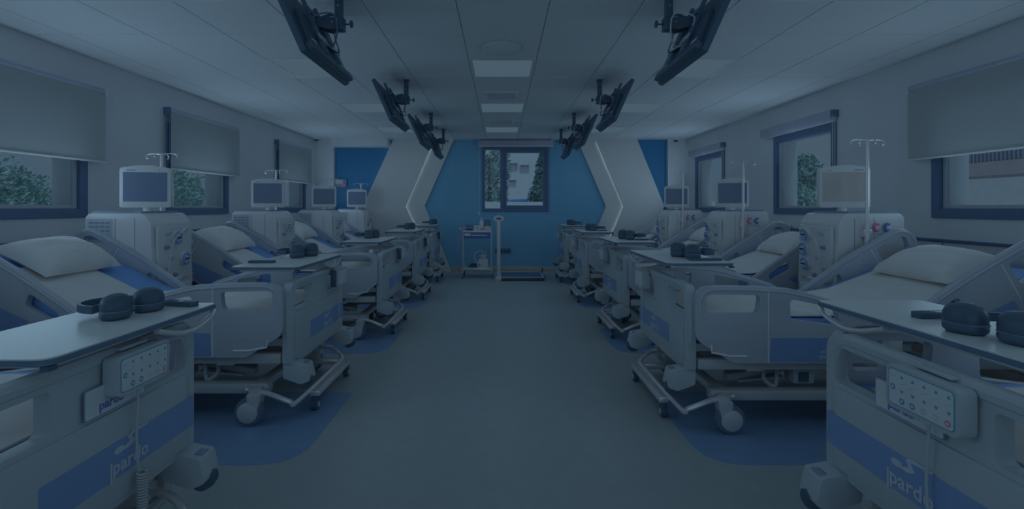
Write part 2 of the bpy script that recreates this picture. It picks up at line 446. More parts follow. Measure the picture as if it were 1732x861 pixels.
# round diffuser and square grilles
t = thing('ceiling_diffuser', 'round white ceiling air diffuser nearest the viewpoint in the middle strip', 'vent', (0, 3.95, CEIL))
G().lathe([(.17, 0), (.17, -.012), (.15, -.022), (.02, -.03)], (0, 0, 0), n=32).build('cover', 'bar_white', t)
G().lathe([(.178, .002), (.178, -.006), (.172, -.006)], (0, 0, 0), n=32).build('rim', 'ceiling_grid', t)
for y, lab in ((5.66, 'square ceiling air grille between the second and third middle lights'), (7.4, 'square ceiling air grille just before the farthest middle light')):
    t = thing('ceiling_vent', lab, 'vent', (.0, y, CEIL), 'square ceiling grilles')
    G().plate(rect(-.2, -.2, .2, .2), [rect(-.16, -.16, .16, .16)], -.012, 0, lambda u, v, q: (u, v, q)).build('frame', 'bar_white', t, smooth=0)
    G().box(-.16, -.16, -.003, .16, .16, -.001).build('backing', 'vent_dark', t, smooth=0)
    for k in range(5):
        yy = -.13+k*.065
        G().box(-.158, yy-.012, -.012, .158, yy+.008, -.004).build('slat', 'bar_white', t, smooth=0)
# windows
def side_window(n, sgn, y0, y1, hidden=False):
    xi = sgn*(WX-.006)
    e = struct(bpy.data.objects.new('window_%d' % n, None)); COL.objects.link(e); e.location = (xi, (y0+y1)/2, WZ0)
    hw = (y1-y0)/2; hz = WZ1-WZ0
    yz = lambda u, v, q: (sgn*q, u, v)
    G().plate(rect(-hw, 0, hw, hz), [rect(-hw+.075, .075, hw-.075, hz-.075)], -.012, .07, yz, .004, 1).build('frame', 'frame', e)
    G().plate(rect(-hw+.075, .075, hw-.075, hz-.075), [rect(-hw+.105, .105, hw-.105, hz-.105)], .02, .05, yz, .003, 1).build('sash', 'rail', e)
    G().plate(rect(-hw+.105, .105, hw-.105, hz-.105), [], .032, .038, yz).build('pane', 'glass', e, smooth=0)
    G().box(min(sgn*.07, sgn*.40), -hw, -.03, max(sgn*.07, sgn*.40), hw, .0).build('outer_sill', 'bar_white', e, smooth=0)
nwin = 1
for a in WIN_L: side_window(nwin, -1, *a); nwin += 1
for a in WIN_R: side_window(nwin, 1, *a); nwin += 1
e = struct(bpy.data.objects.new('window_7', None)); COL.objects.link(e); e.location = (0, YB, 0)
xz = lambda u, v, q: (u, q, v)
G().plate(rect(CW0, CZ0, CW1, CZ1), [rect(CW0+.055, CZ0+.055, -.02, CZ1-.055), rect(.05, CZ0+.055, CW1-.055, CZ1-.055)], -.03, .06, xz, .004, 1).build('frame', 'frame', e)
G().plate(rect(.05, CZ0+.055, CW1-.055, CZ1-.055), [rect(.105, CZ0+.115, CW1-.115, CZ1-.115)], -.015, .04, xz, .004, 1).build('sash', 'frame', e)
G().plate(rect(CW0+.055, CZ0+.055, -.02, CZ1-.055), [], .01, .016, xz).build('pane', 'glass', e, smooth=0)
G().plate(rect(.105, CZ0+.115, CW1-.115, CZ1-.115), [], .01, .016, xz).build('pane', 'glass', e, smooth=0)
G().box(CW0, .06, CZ0-.03, CW1, .4, CZ0).build('outer_sill', 'bar_white', e, smooth=0)
# roller blinds
def blind(sgn, y0, y1, z0, z1, lab, rolled=False):
    t = thing('roller_blind', lab, 'blind', (sgn*WX, (y0+y1)/2, z1), 'roller blinds on the side windows')
    hw = (y1-y0)/2; d = z1-z0
    x = lambda q: -sgn*q
    def bx(g, q0, q1, a, b, c, dd, bev=0):
        lo, hi = sorted((x(q0), x(q1))); g.box(lo, a, c, hi, b, dd, bev); return g
    if rolled:
        bx(G(), 0.005, .085, -hw, hw, -.105, 0, .004).build('cassette', 'blind_case', t)
        bx(G(), .03, .05, -hw+.01, hw-.01, -.125, -.106, .003).build('bottom_bar', 'bar_white', t)
    else:
        G().cyl((x(.045), -hw, -.03), (x(.045), hw, -.03), .028, n=16).build('roller', 'blind_case', t)
        bx(G(), .068, .0692, -hw, hw, -d+.012, -.03).build('fabric', 'blind', t, smooth=0)
        bx(G(), .062, .078, -hw, hw, -d, -d+.016, .003).build('bottom_bar', 'bar_white', t)
    yn = -hw-.012
    for yy in (-hw-.02, hw+.002):
        bx(G(), 0, .075, yy, yy+.018, -.075, .0, .004).build('bracket', 'frame' if yy < 0 else 'bar_white', t)
    zl = -d+.1 if not rolled else -.95
    G().tube([(x(.04), yn-.006, -.05), (x(.04), yn-.006, zl), (x(.055), yn-.006, zl-.02), (x(.066), yn-.006, zl), (x(.066), yn-.006, -.05)], .0045 if not rolled else .003, 6).build('pull_chain', 'frame' if not rolled else 'steel', t)
blind(-1, 2.75, 4.30, 1.640, 2.305, 'large roller blind half lowered over the nearest left window')
blind(-1, 5.15, 6.50, 1.650, 2.315, 'roller blind half lowered over the middle left window behind a screen')
blind(-1, 7.66, 8.97, 1.67, 2.32, 'roller blind half lowered over the farthest left window')
blind(1, 2.6, 4.185, 1.645, 2.30, 'large roller blind half lowered over the nearest right window')
blind(1, 5.16, 6.55, 0, 2.29, 'rolled up blind above the middle right window', True)
blind(1, 7.75, 9.05, 0, 2.29, 'rolled up blind above the farthest right window', True)
t = thing('roller_blind', 'rolled up blind above the far wall window', 'blind', (.27, YB, 2.545))
G().box(-.72, -.10, -.10, .74, 0, 0, .004).build('cassette', 'blind_case', t)
G().box(-.72, -.085, -.132, .74, -.06, -.101, .003).build('bottom_bar', 'bar_white', t)
G().tube([(-.70, -.105, -.05), (-.70, -.105, -1.40)], .004, 6).build('pull_chain', 'bar_white', t)
G().cyl((-.70, -.105, -1.45), (-.70, -.105, -1.39), .012).build('chain_weight', 'bar_white', t)
# protective cladding with a dark rail along both side walls
for sgn, nm in ((-1, 'left'), (1, 'right')):
    wl_ = wall_l if sgn < 0 else wall_r
    edges = [-.3, .9, 2.1, 3.18, 3.92, 5.1, 6.3, 7.5, 8.7, 9.28]
    for a, b in zip(edges, edges[1:]):
        lo, hi = sorted((sgn*WX, sgn*(WX-.014)))
        G().box(lo, a+.006, .10, hi, b-.006, .965, .003, seg=1).build('wall_panel', 'panel', wl_, smooth=0)
        lo, hi = sorted((sgn*WX, sgn*(WX-.004)))
        G().box(lo, a-.006, .10, hi, a+.006, .965).build('panel_joint', 'rail_dark', wl_, smooth=0)
    lo, hi = sorted((sgn*WX, sgn*(WX-.03)))
    struct(G().box(lo, -.3, .967, hi, 9.28, .988, .003, seg=1).build('trim_%d' % (1 if sgn < 0 else 2), 'rail_dark', smooth=0))
for sgn, y, lab in ((-1, 3.86, 'white bedside wall outlet on the rail below the nearest left window'), (1, 4.28, 'white bedside wall outlet beside the nearest right dialysis machine'), (-1, 6.62, 'white wall outlet on the rail past the middle left window'), (1, 6.0, 'white wall outlet on the rail below the middle right window')):
    t = thing('wall_outlet', lab, 'outlet', (sgn*(WX-.031), y, .98))
    g = G(1 if sgn < 0 else -1); g.box(0, -.06, -.05, .05, .06, .05, .008); g.build('housing', 'bar_white', t)
    for k in (-.025, .025): G(1 if sgn < 0 else -1).cyl((.05, k, 0), (.066, k, 0), .013).build('socket', 'machine_grey', t)

# ================================================================== outside the windows
gd = struct(G().box(-40, -20, -.35, 40, 60, -.15).build('ground', 'ground', smooth=0))
def bush(name, lab, loc, rx, ry, rz, z0, nleaf, leaf, material, group, trunk=True, cone=False):
    t = thing(name, lab, 'tree' if trunk else 'bush', (loc[0], loc[1], -.15), group)
    rnd = random.Random(hash((round(loc[0]*10), round(loc[1]*10))) & 0xffff)
    vs = []; fs = []
    for i in range(nleaf):
        a = rnd.uniform(0, 2*PI); u = rnd.uniform(-1, 1); q = rnd.uniform(.55, 1)**.5*(1+.12*math.sin(5*a+9*u))
        c = math.sqrt(1-u*u); k = 1.0
        if cone: k = 1-.75*max(0, (u+.6)/1.6)
        p = Vector((rx*q*c*k*math.cos(a), ry*q*c*k*math.sin(a), z0+rz+rz*q*u))
        n = Vector((rnd.gauss(0, 1), rnd.gauss(0, 1), rnd.gauss(0, 1))).normalized()
        x = n.orthogonal().normalized(); y = n.cross(x); l = leaf*rnd.uniform(.6, 1.3)
        b = len(vs); vs += [p-x*l, p+y*l*.45+n*l*.1, p+x*l, p-y*l*.45+n*l*.1]; fs.append((b, b+1, b+2, b+3))
    me = bpy.data.meshes.new('foliage'); me.from_pydata(vs, [], fs); me.materials.append(M[material])
    o = bpy.data.objects.new('foliage', me); COL.objects.link(o); o.parent = t; o['kind'] = 'stuff'
    g = G(); g.tube([(0, 0, 0), (.03, .02, z0+.3*rz), (0, 0, z0+rz*1.2)], [.09, .07, .03], 8, sub=3)
    g.build('trunk', 'bark', t)
grp = 'bushes outside the left windows'
bush('garden_bush', 'green bush outside the nearest left window, beside the pane edge', (-5.85, 5.5), .62, .75, .85, .25, 7000, .036, 'leaf', grp, False)
bush('garden_bush', 'pale green bush outside the nearest left window at the photo edge', (-7.7, 4.6), .9, 1.0, 1.1, .2, 6000, .045, 'leaf', grp, False)
bush('garden_bush', 'green bush outside the middle left window', (-6.8, 9.4), .9, 1.0, 1.05, .3, 7000, .045, 'leaf', grp, False)
bush('garden_bush', 'green bush farther along the fence outside the middle left window', (-8.8, 11.8), 1.0, 1.0, 1.2, .3, 6000, .05, 'leaf', grp, False)
bush('garden_tree', 'conical conifer on the right outside the far window', (1.52, 15.6), .8, .8, 1.75, .15, 11000, .055, 'leaf_b', None, True, True)
bush('garden_tree', 'leafy tree on the left outside the far window', (-.38, 14.6), .62, .6, 2.1, .3, 9000, .045, 'leaf', None, True)
bush('garden_tree', 'small tree outside the middle right window', (7.2, 11.5), .35, .5, .45, 1.75, 1600, .05, 'leaf', None, True)
bush('garden_bush', 'low bush outside the middle right window', (6.4, 10.3), .3, .35, .45, .9, 1500, .045, 'leaf', None, False)
t = thing('garden_wall', 'low white garden wall outside the far window', 'wall', (0, 13.4, -.15))
G().box(-5, 0, 0, 6, .2, 1.54, .01).build('wall_body', 'house', t, smooth=0)
t = thing('garden_wall', 'low white garden wall outside the left windows', 'wall', (-5.0, 0, -.15))
G().box(-.15, -2, 0, 0, 16, 1.30, .01).build('wall_body', 'house', t, smooth=0)
def house(lab, loc, wd, dp, ht, wins, facing, band=None):
    t = thing('house', lab, 'building', loc)
    f = {'y': lambda u, v, q: (u, -q, v), 'x-': lambda u, v, q: (-q, u, v)}[facing]
    if facing == 'y': G().box(-wd/2, 0, 0, wd/2, dp, ht).build('walls', 'house', t, smooth=0)
    else: G().box(0, -wd/2, 0, dp, wd/2, ht).build('walls', 'house', t, smooth=0)
    for (u, v, a, b) in wins:
        fr = G().plate(rect(u, v, u+a, v+b), [rect(u+.03, v+.03, u+a-.03, v+b-.03)], 0, .05, f).build('window_frame', 'house_band', t, smooth=0)
        G().plate(rect(u+.03, v+.03, u+a-.03, v+b-.03), [], 0, .02, f).build('pane', 'house_win', fr, smooth=0)
    if band:
        for (u, v, a, b, mt, dpt) in band:
            G().plate(rect(u, v, u+a, v+b), [], 0, dpt, f).build('balcony', mt, t, smooth=0)
    return t
house('white house with shuttered windows outside the far window', (.8, 21, -.15), 9, 4, 8,
      [(-.49, 3.05, .40, .27), (.0, 2.97, .42, .27), (-.49, 2.38, .34, .21), (-2.3, 3.0, .45, .3)], 'y', [(-3.2, 3.5, 2.2, .12, 'house_band', .5), (-3.2, 2.6, 2.2, .12, 'house_band', .5)])
h = house('white house with a balcony outside the right windows', (9.4, 8.2, -.15), 14, 4, 7.5,
      [(2.6, 2.1, .8, 1.0), (4.2, 2.1, .8, 1.0)], 'x-', [(.2, 2.0, 3.4, .26, 'house_band', .12), (.2, 1.0, 3.4, .95, 'bar_white', .06)])
for k in range(30):
    G().box(-.10, .3+k*.075, 2.27, -.07, .335+k*.075, 2.50).build('baluster', 'house_win', h, smooth=0)
G().box(-.11, .2, 2.50, -.06, 3.6, 2.54).build('handrail', 'house_win', h, smooth=0)
# the blue car behind the garden wall
t = thing('parked_car', 'blue car half hidden behind the low wall outside the far window', 'car', (.95, 18.0, -.15))
prof = round_poly([(-1.9, .35), (-1.95, .8), (-1.2, 1.0), (-.7, 1.42), (.6, 1.46), (1.3, 1.0), (1.95, .9), (1.95, .35)], [.1, .2, .2, .3, .4, .2, .15, .1], 4)
prof = [(a, b*1.17) for a, b in prof]
G().plate(prof, [], -.8, .8, lambda u, v, q: (u, q, v), .06).build('body', 'car', t)
G().plate(round_poly([(-.95, 1.19), (-.62, 1.59), (.5, 1.63), (1.02, 1.19)], .06), [], -.815, .815, lambda u, v, q: (u, q, v)).build('side_window', 'black_gloss', t)
for x in (-1.2, 1.2):
    for y in (-.72, .72): G().cyl((x, y-.1, .31), (x, y+.1, .31), .31, n=20).build('wheel', 'tyre', t)

# ================================================================== hospital beds
# local frame: x from the foot (aisle) to the head, y along the room, z up; s = +1 right row, -1 left row (x mirrored)
TILTS = {-1: math.radians(26), 1: math.radians(20.5)}
TILT = TILTS[-1]
PIV = Vector((1.30, 0, .495))
RT = math.radians(32.3)                       # the head rails stand a little steeper
def rinc(t, n): return (1.15+t*math.cos(RT)-n*math.sin(RT), .60+t*math.sin(RT)+n*math.cos(RT))
HW = .45
def inc(t, n):                                # along the raised backrest, normal to it
    return (PIV.x+t*math.cos(TILT)-n*math.sin(TILT), PIV.z+t*math.sin(TILT)+n*math.cos(TILT))
def make_bed(s):
    t = thing('hospital_bed', '', 'bed')
    N = Vector((-s, 0, 0))
    # ---- footboard
    out = round_poly([(-HW, .33), (HW, .33), (HW, .812), (-HW, .812)], [.03, .03, .075, .075], 6)
    hole1 = round_poly([(.135, .645), (.41, .645), (.41, .768), (.135, .768)], .022, 4)
    hole2 = [(-u, v) for u, v in hole1][::-1]
    g = G(s)
    g.plate(out, [hole1, hole2], .0, .05, lambda u, v, q: (q, u, v), .014, 3)
    top = [(.022, -HW+.022, .50), (.022, -HW+.022, .72), (.022, -HW+.05, .777), (.022, -HW+.10, .797), (.022, HW-.10, .797), (.022, HW-.05, .777), (.022, HW-.022, .72), (.022, HW-.022, .50)]
    g.tube(top, .027, 10)
    # raised lower field and the finger recess ridges
    g.plate(round_poly(rect(-HW+.05, .355, HW-.05, .63), .03, 4), [], -.008, .006, lambda u, v, q: (q, u, v), .006, 2)
    fb = g.build('footboard', 'bed', t)
    st = G(s).plate(round_poly([(-.18, .425), (HW-.02, .425), (HW-.02, .535), (-.18, .535)], .006, 2), [], -.0105, -.007, lambda u, v, q: (q, u, v)).build('blue_stripe', 'stripe', fb, smooth=0)
    st['label'] = 'slate blue stripe across the footboard'
    o = (0, 0, 0)
    if s > 0: logo('maker_mark', (-.0108, .155, .44), (0, -1, 0), (0, 0, 1), (-1, 0, 0), .145, 'letter_light', fb)
    else: logo('maker_mark', (.0108, .05, .44), (0, 1, 0), (0, 0, 1), (1, 0, 0), .145, 'letter_light', fb)
    # ---- bumpers at the foot corners
    for y in (-1, 1):
        g = G(s)
        P = round_poly([(-.105, .245), (-.085, .335), (.05, .36), (.05, .26), (-.05, .225)], .018, 3)
        ya, yb = sorted((y*(HW-.105), y*(HW-.01)))
        g.plate(P, [], ya, yb, lambda u, v, q: (u, q, v), .012, 2)
        b = g.build('corner_bumper', 'bed', t)
        G(s).box(-.080, y*(HW-.06)-.024, .322, -.048, y*(HW-.06)+.024, .3425, .004).build('socket', 'vent_dark', b)
        G(s).lathe([(.02, -.032), (.040, -.024), (.045, 0), (.040, .024), (.02, .032)], (-.068, y*(HW-.045), .238), (0, 1, 0), 16).build('roller', 'black', b)
    # ---- foot end side rails
    for y in (-1, 1):
        yo = y*HW
        f = lambda u, v, q: (u, yo+y*q, v)
        out = round_poly([(.035, .815), (.56, .80), (1.02, .665), (1.02, .395), (.24, .395), (.035, .52)], [.075, .2, .06, .03, .12, .09], 6)
        h1 = round_poly([(.095, .665), (.37, .665), (.385, .768), (.085, .775)], .028, 4)
        h2 = round_poly([(.55, .635), (.82, .60), (.80, .695), (.545, .748)], .024, 4)
        g = G(s).plate(out, [h1, h2], -.0, .04, f, .012, 3)
        g.tube([(.06, yo+y*.02, .60), (.06, yo+y*.02, .74), (.10, yo+y*.02, .787), (.2, yo+y*.02, .797), (.52, yo+y*.02, .783), (.72, yo+y*.02, .735), (.98, yo+y*.02, .655)], .024, 8, sub=2)
        r = g.build('side_rail', 'rail', t)
        pl = G(s).plate(round_poly([(.435, .405), (.80, .405), (.80, .535), (.445, .535)], .008, 2), [], .040, .0425, f)
        b = pl.build('rail_panel', 'stripe', r, smooth=0); b['label'] = 'slate blue panel on the side rail'
        G(s).plate(rect(.424, .40, .430, .79), [], .0395, .042, f).build('seam', 'bar_white', r, smooth=0)
        G(s).plate(round_poly([(.11, .505), (.30, .505), (.30, .512), (.11, .512)], .002, 1), [], .0395, .0415, f).build('grip_groove', 'bed_grey', r, smooth=0)
        gg = G(s).tube([(.115, yo+y*.041, .497), (.12, yo+y*.041, .455), (.22, yo+y*.041, .435), (.31, yo+y*.041, .435)], .006, 6); gg.build('moulding', 'bar_white', r)
        if y < 0:
            if s > 0: logo('maker_mark', (.71, yo-.0428, .425), (1, 0, 0), (0, 0, 1), (0, -1, 0), .075, 'letter_light', r)
            else: logo('maker_mark', (-.785, yo-.0428, .425), (1, 0, 0), (0, 0, 1), (0, -1, 0), .075, 'letter_light', r)
        # rail arm
        G(s).box(.33, min(yo-y*.10, yo), .335, .43, max(yo-y*.10, yo), .40, .01).build('rail_arm', 'bed_grey', r)
    # ---- head side rails, tilted with the backrest
    for y in (-1, 1):
        yo = y*(HW-.005)
        def f(u, v, q):
            x, z = rinc(u, v); return (x, yo+y*q, z)
        out = round_poly([(-.02, -.05), (.02, .005), (.50, .03), (.90, .012), (.985, -.09), (.95, -.215), (.70, -.245), (.64, -.365), (.20, -.355)], [.03, .04, .2, .08, .06, .05, .05, .05, .12], 6)
        h1 = round_poly([(.12, -.10), (.34, -.115), (.36, -.035), (.15, -.045)], .025, 4)
        h2 = round_poly([(.68, -.165), (.90, -.165), (.915, -.07), (.87, -.04), (.68, -.03)], .03, 4)
        g = G(s).plate(out, [h1, h2], 0, .04, f, .012, 3)
        tp = [f(a, b, .02) for a, b in ((-.0, -.03), (.04, -.012), (.3, .004), (.55, .006), (.84, -.006), (.92, -.03), (.955, -.09), (.945, -.18))]
        g.tube(tp, .024, 8, sub=2)
        r = g.build('head_rail', 'rail', t)
        b = G(s).plate(round_poly([(.27, -.17), (.60, -.215), (.60, -.34), (.36, -.33)], .008, 2), [], .040, .0425, f).build('rail_panel', 'stripe', r, smooth=0)
        b['label'] = 'slate blue panel on the head rail'
        for q0, q1 in ((-.002, .001), (.0395, .042)):
            G(s).plate([(.632, -.235), (.640, -.235), (.650, -.012), (.642, -.012)], [], q0, q1, f).build('seam', 'bar_white', r, smooth=0)
        if y < 0:
            a = f(.46, -.30, .043); bb = f(.56, -.307, .043); d = Vector(bb)-Vector(a); d.normalize()
            U = Vector((d.x*s, 0, d.z)) if s > 0 else Vector((d.x, 0, -d.z))
            if s < 0: a = f(.585, -.31, .043)
            logo('maker_mark', (a[0]*s, a[1], a[2]), U, Vector((-U.z, 0, U.x)), (0, -1, 0), .075, 'letter_light', r)
    # ---- mattress, bent at the hips
    prof_b = [(.07, .49), (1.27, .49)] + [inc(.10, .01)] + [inc(.80, .01)] + [inc(.80, .135)] + [inc(.05, .135)] + [(1.18, .625), (.07, .625)]
    prof_b = round_poly(prof_b, [.03, 0, .1, .04, .04, .1, .1, .04], 4)
    G(s).plate(prof_b, [], -HW+.02, HW-.02, lambda u, v, q: (u, q, v), .018, 2).build('mattress', 'mattress', t)
    # ---- platform and backrest frame
    g = G(s); g.box(.06, -HW+.03, .44, 1.27, HW-.03, .485, .006)
    g.box(.06, -HW+.0, .345, 1.95, -HW+.07, .405, .01).box(.06, HW-.07, .345, 1.95, HW, .405, .01)
    g.box(.06, -HW+.06, .35, .12, HW-.06, .40, .006).box(1.89, -HW+.06, .35, 1.95, HW-.06, .40, .006)
    g.box(.5, -HW+.06, .36, .56, HW-.06, .44, .006)
    g.build('platform', 'bed_grey', t)
    P = [inc(-.0, -.02), inc(.82, -.02), inc(.82, .008), inc(0, .008)]
    G(s).plate(P, [], -HW+.04, HW-.04, lambda u, v, q: (u, q, v)).build('backrest_frame', 'bed_grey', t, smooth=0)
    # ---- headboard
    G(s).plate(round_poly(rect(-HW, .42, HW, .93), [.03, .03, .08, .08], 5), [round_poly(rect(-.3, .78, .3, .87), .03, 4)], 2.10, 2.14, lambda u, v, q: (q, u, v), .012, 2).build('headboard', 'bed', t)
    for y in (-1, 1): G(s).box(1.93, min(y*.3, y*.22), .37, 2.10, max(y*.3, y*.22), .5).build('headboard_post', 'bed_grey', t)
    # ---- chassis
    g = G(s)
    for y in (-1, 1):
        ya, yb = sorted((y*.36, y*.43)); g.box(.14, ya, .165, 1.90, yb, .225, .012)
    g.box(.18, -.36, .175, .25, .36, .22, .01).box(1.80, -.36, .175, 1.87, .36, .22, .01)
    ch = g.build('chassis', 'bed_grey', t)
    for y in (-1, 1):
        ye = y*.4305
        G(s).plate([(.24+.035*math.cos(a), .20+.012*math.sin(a)) for a in [2*PI*i/12 for i in range(12)]], [], 0, .002, lambda u, v, q: (u, ye+y*q, v)).build('brake_badge', 'green', ch, smooth=0)
    for y in (-1, 1):
        G(s).box(.30, y*.25-.03, .225, .95, y*.25+.03, .262, .004, fn=lambda c: Vector((c.x, c.y, c.z+(c.x-.3)*.17))).build('lift_arm', 'bed_grey', t)
        G(s).box(1.15, y*.25-.03, .225, 1.75, y*.25+.03, .262, .004, fn=lambda c: Vector((c.x, c.y, c.z+(c.x-1.15)*.17))).build('lift_arm', 'bed_grey', t)
    G(s).box(.36, -.30, .226, .62, .1, .232, fn=lambda c: Vector((c.x, c.y, c.z+(c.x-.36)*.1))).build('cover_plate', 'bar_white', t)
    G(s).cyl((.55, .06, .29), (.95, .06, .30), .03).build('actuator_rod', 'bed_grey', t)
    G(s).box(.62, -.40, .25, .74, -.30, .345, .012).build('control_box', 'bed_grey', t)
    G(s).box(.9, -.05, .24, 1.1, .17, .34, .015).build('actuator', 'bed_grey', t)
    G(s).box(.645, -.4035, .262, .705, -.399, .318, .003).build('actuator_window', 'black', t)
    G(s).tube([(.50, -.33, .34), (.47, -.36, .27), (.53, -.37, .23), (.56, -.34, .32), (.6, -.3, .30)], .012, 8, sub=4).build('hose', 'bed_grey', t)
    # ---- casters
    for x in (.20, 1.82):
        for y in (-1, 1):
            yy = y*.46
            if x > 1: yy = y*.395
            g = G(s)
            g.cyl((x, yy, .17), (x, yy, .215), .035, n=14)
            g.plate(round_poly([(-.045, .19), (.035, .19), (.02, .07), (-.02, .06)], .012, 3), [], yy-.036, yy+.036, lambda u, v, q: (x+u, q, v), .006, 2)
            c = g.build('caster', 'wheel', t)
            for k in (-.0, ):
                G(s).lathe([(.055, -.026), (.076, -.022), (.081, -.012), (.081, .012), (.076, .022), (.055, .026)], (x+.03, yy+y*.002, .081), (0, 1, 0), 24).build('tyre', 'tyre', c)
                G(s).lathe([(.0, -.042), (.045, -.040), (.058, -.032), (.058, .032), (.045, .040), (0, .042)], (x+.03, yy+y*.002, .081), (0, 1, 0), 24).build('wheel_disc', 'wheel', c)
    # ---- pedal bar bent round the foot end
    G(s).tube([(.26, -.44, .20), (.12, -.47, .185), (.0, -.46, .135), (-.03, -.42, .125), (-.03, .28, .125), (-.03, .34, .15), (.04, .36, .20), (.16, .37, .21)], .0145, 8, sub=4).build('pedal_bar', 'steel', t)
    return t

BEDS = {-1: [(-1.18, 1.40), (-1.21, 3.22), (-1.13, 5.0), (-1.12, 6.75), (-1.13, 8.31)],
        1: [(1.16, 1.27), (1.03, 3.12), (1.12, 4.84), (1.07, 6.56), (1.05, 8.25)]}
ORD = ['nearest', 'second', 'third', 'fourth', 'farthest']
SIDE = {-1: 'left', 1: 'right'}
def where(s, i, what):
    return what+' '+{0: 'nearest %s bed', 1: 'second nearest %s bed', 2: 'middle %s bed', 3: 'second farthest %s bed', 4: 'farthest %s bed'}[i] % SIDE[s]
bed_lab = {0: 'white hospital bed with blue striped footboard nearest the viewpoint in the %s row',
           1: 'white hospital bed with raised backrest, second from the viewpoint in the %s row',
           2: 'white hospital bed with raised backrest, middle one of the %s row',
           3: 'white hospital bed with raised backrest, fourth from the viewpoint in the %s row',
           4: 'white hospital bed next to the far wall in the %s row'}
for s in (-1, 1):
    TILT = TILTS[s]
    proto = make_bed(s)
    for i, (x, y) in enumerate(BEDS[s]):
        b = proto if i == 0 else copy_tree(proto)
        b.location = (x, y, 0); b['label'] = bed_lab[i] % SIDE[s]; b['group'] = 'hospital beds in two rows'
# ---- bed linen
def make_sheet(s):
    t = thing('bed_sheet', '', 'sheet')
    g = G(s)
    yn, yf = -HW+.03, HW-.10
    top = [(.085, .52), (.085, .632), (.55, .634), (1.16, .634), (1.24, .643)]+[inc(q, .145) for q in (.08, .2, .4, .55)]
    rnd = random.Random(3)
    b = bmesh.new(); rows = []
    ny = 14
    for k, (x, z) in enumerate(top):
        row = []
        for j in range(ny+1):
            v = j/ny
            y = yn+(yf-yn)*v
            if k > 3: y = yn+(yf-.22-yn)*v if s < 0 else yn+.0+(yf-yn)*v
            dz = .004*math.sin(7*v+3*k)+rnd.uniform(0, .004)
            row.append(b.verts.new((x, y, z+dz)))
        rows.append(row)
    for a, c in zip(rows, rows[1:]):
        for j in range(ny): b.faces.new((a[j], a[j+1], c[j+1], c[j]))
    gm = bmesh.ops.extrude_face_region(b, geom=list(b.faces))
    for v in [q for q in gm['geom'] if isinstance(q, bmesh.types.BMVert)]: v.co.z += .006
    g.merge(b)
    g.build('linen', 'linen', t, smooth=60)
    return t
def make_pillow(s, lx=.40, ly=.60, th=.115, material='linen'):
    t = thing('pillow', '', 'pillow')
    g = G(s); b = bmesh.new(); n = 16
    rnd = random.Random(5)
    top = {}; bot = {}
    for i in range(n+1):
        for j in range(n+1):
            u = -1+2*i/n; v = -1+2*j/n
            e = max(0, (1-abs(u)**2.6)*(1-abs(v)**2.6))**.55
            pin = 1-.10*(abs(u*v)**2) + .03*(u*u+v*v-1)
            x = u*lx/2*(1-.10*(1-abs(u))*0+.0)*(1-.07*(1-v*v)*abs(u)**3); y = v*ly/2*(1-.07*(1-u*u)*abs(v)**3)
            wr = .004*math.sin(9*u+4*v)+rnd.uniform(-.002, .002)
            top[i, j] = b.verts.new((x, y, th*e+wr*e+.004)); 
            bot[i, j] = top[i, j] if (i in (0, n) or j in (0, n)) else b.verts.new((x, y, -th*.35*e))
    for i in range(n):
        for j in range(n):
            b.faces.new((top[i, j], top[i+1, j], top[i+1, j+1], top[i, j+1]))
            try: b.faces.new((bot[i, j], bot[i, j+1], bot[i+1, j+1], bot[i+1, j]))
            except ValueError: pass
    g.merge(b, lambda c: Vector((inc(.57+c.x, .180+c.z)[0], c.y, inc(.57+c.x, .180+c.z)[1])))
    g.build('case', material, t, smooth=70)
    return t
for s in (-1, 1):
    TILT = TILTS[s]; ps = make_sheet(s); pp = make_pillow(s)
    for i, (x, y) in enumerate(BEDS[s]):
        a = ps if i == 0 else copy_tree(ps); a.location = (x, y, 0)
        a['label'] = where(s, i, 'white sheet over the mattress of the'); a['group'] = 'white bed sheets'
        a = pp if i == 0 else copy_tree(pp); a.location = (x, y, 0)
        a['label'] = where(s, i, 'white pillow on the backrest of the'); a['group'] = 'white pillows'

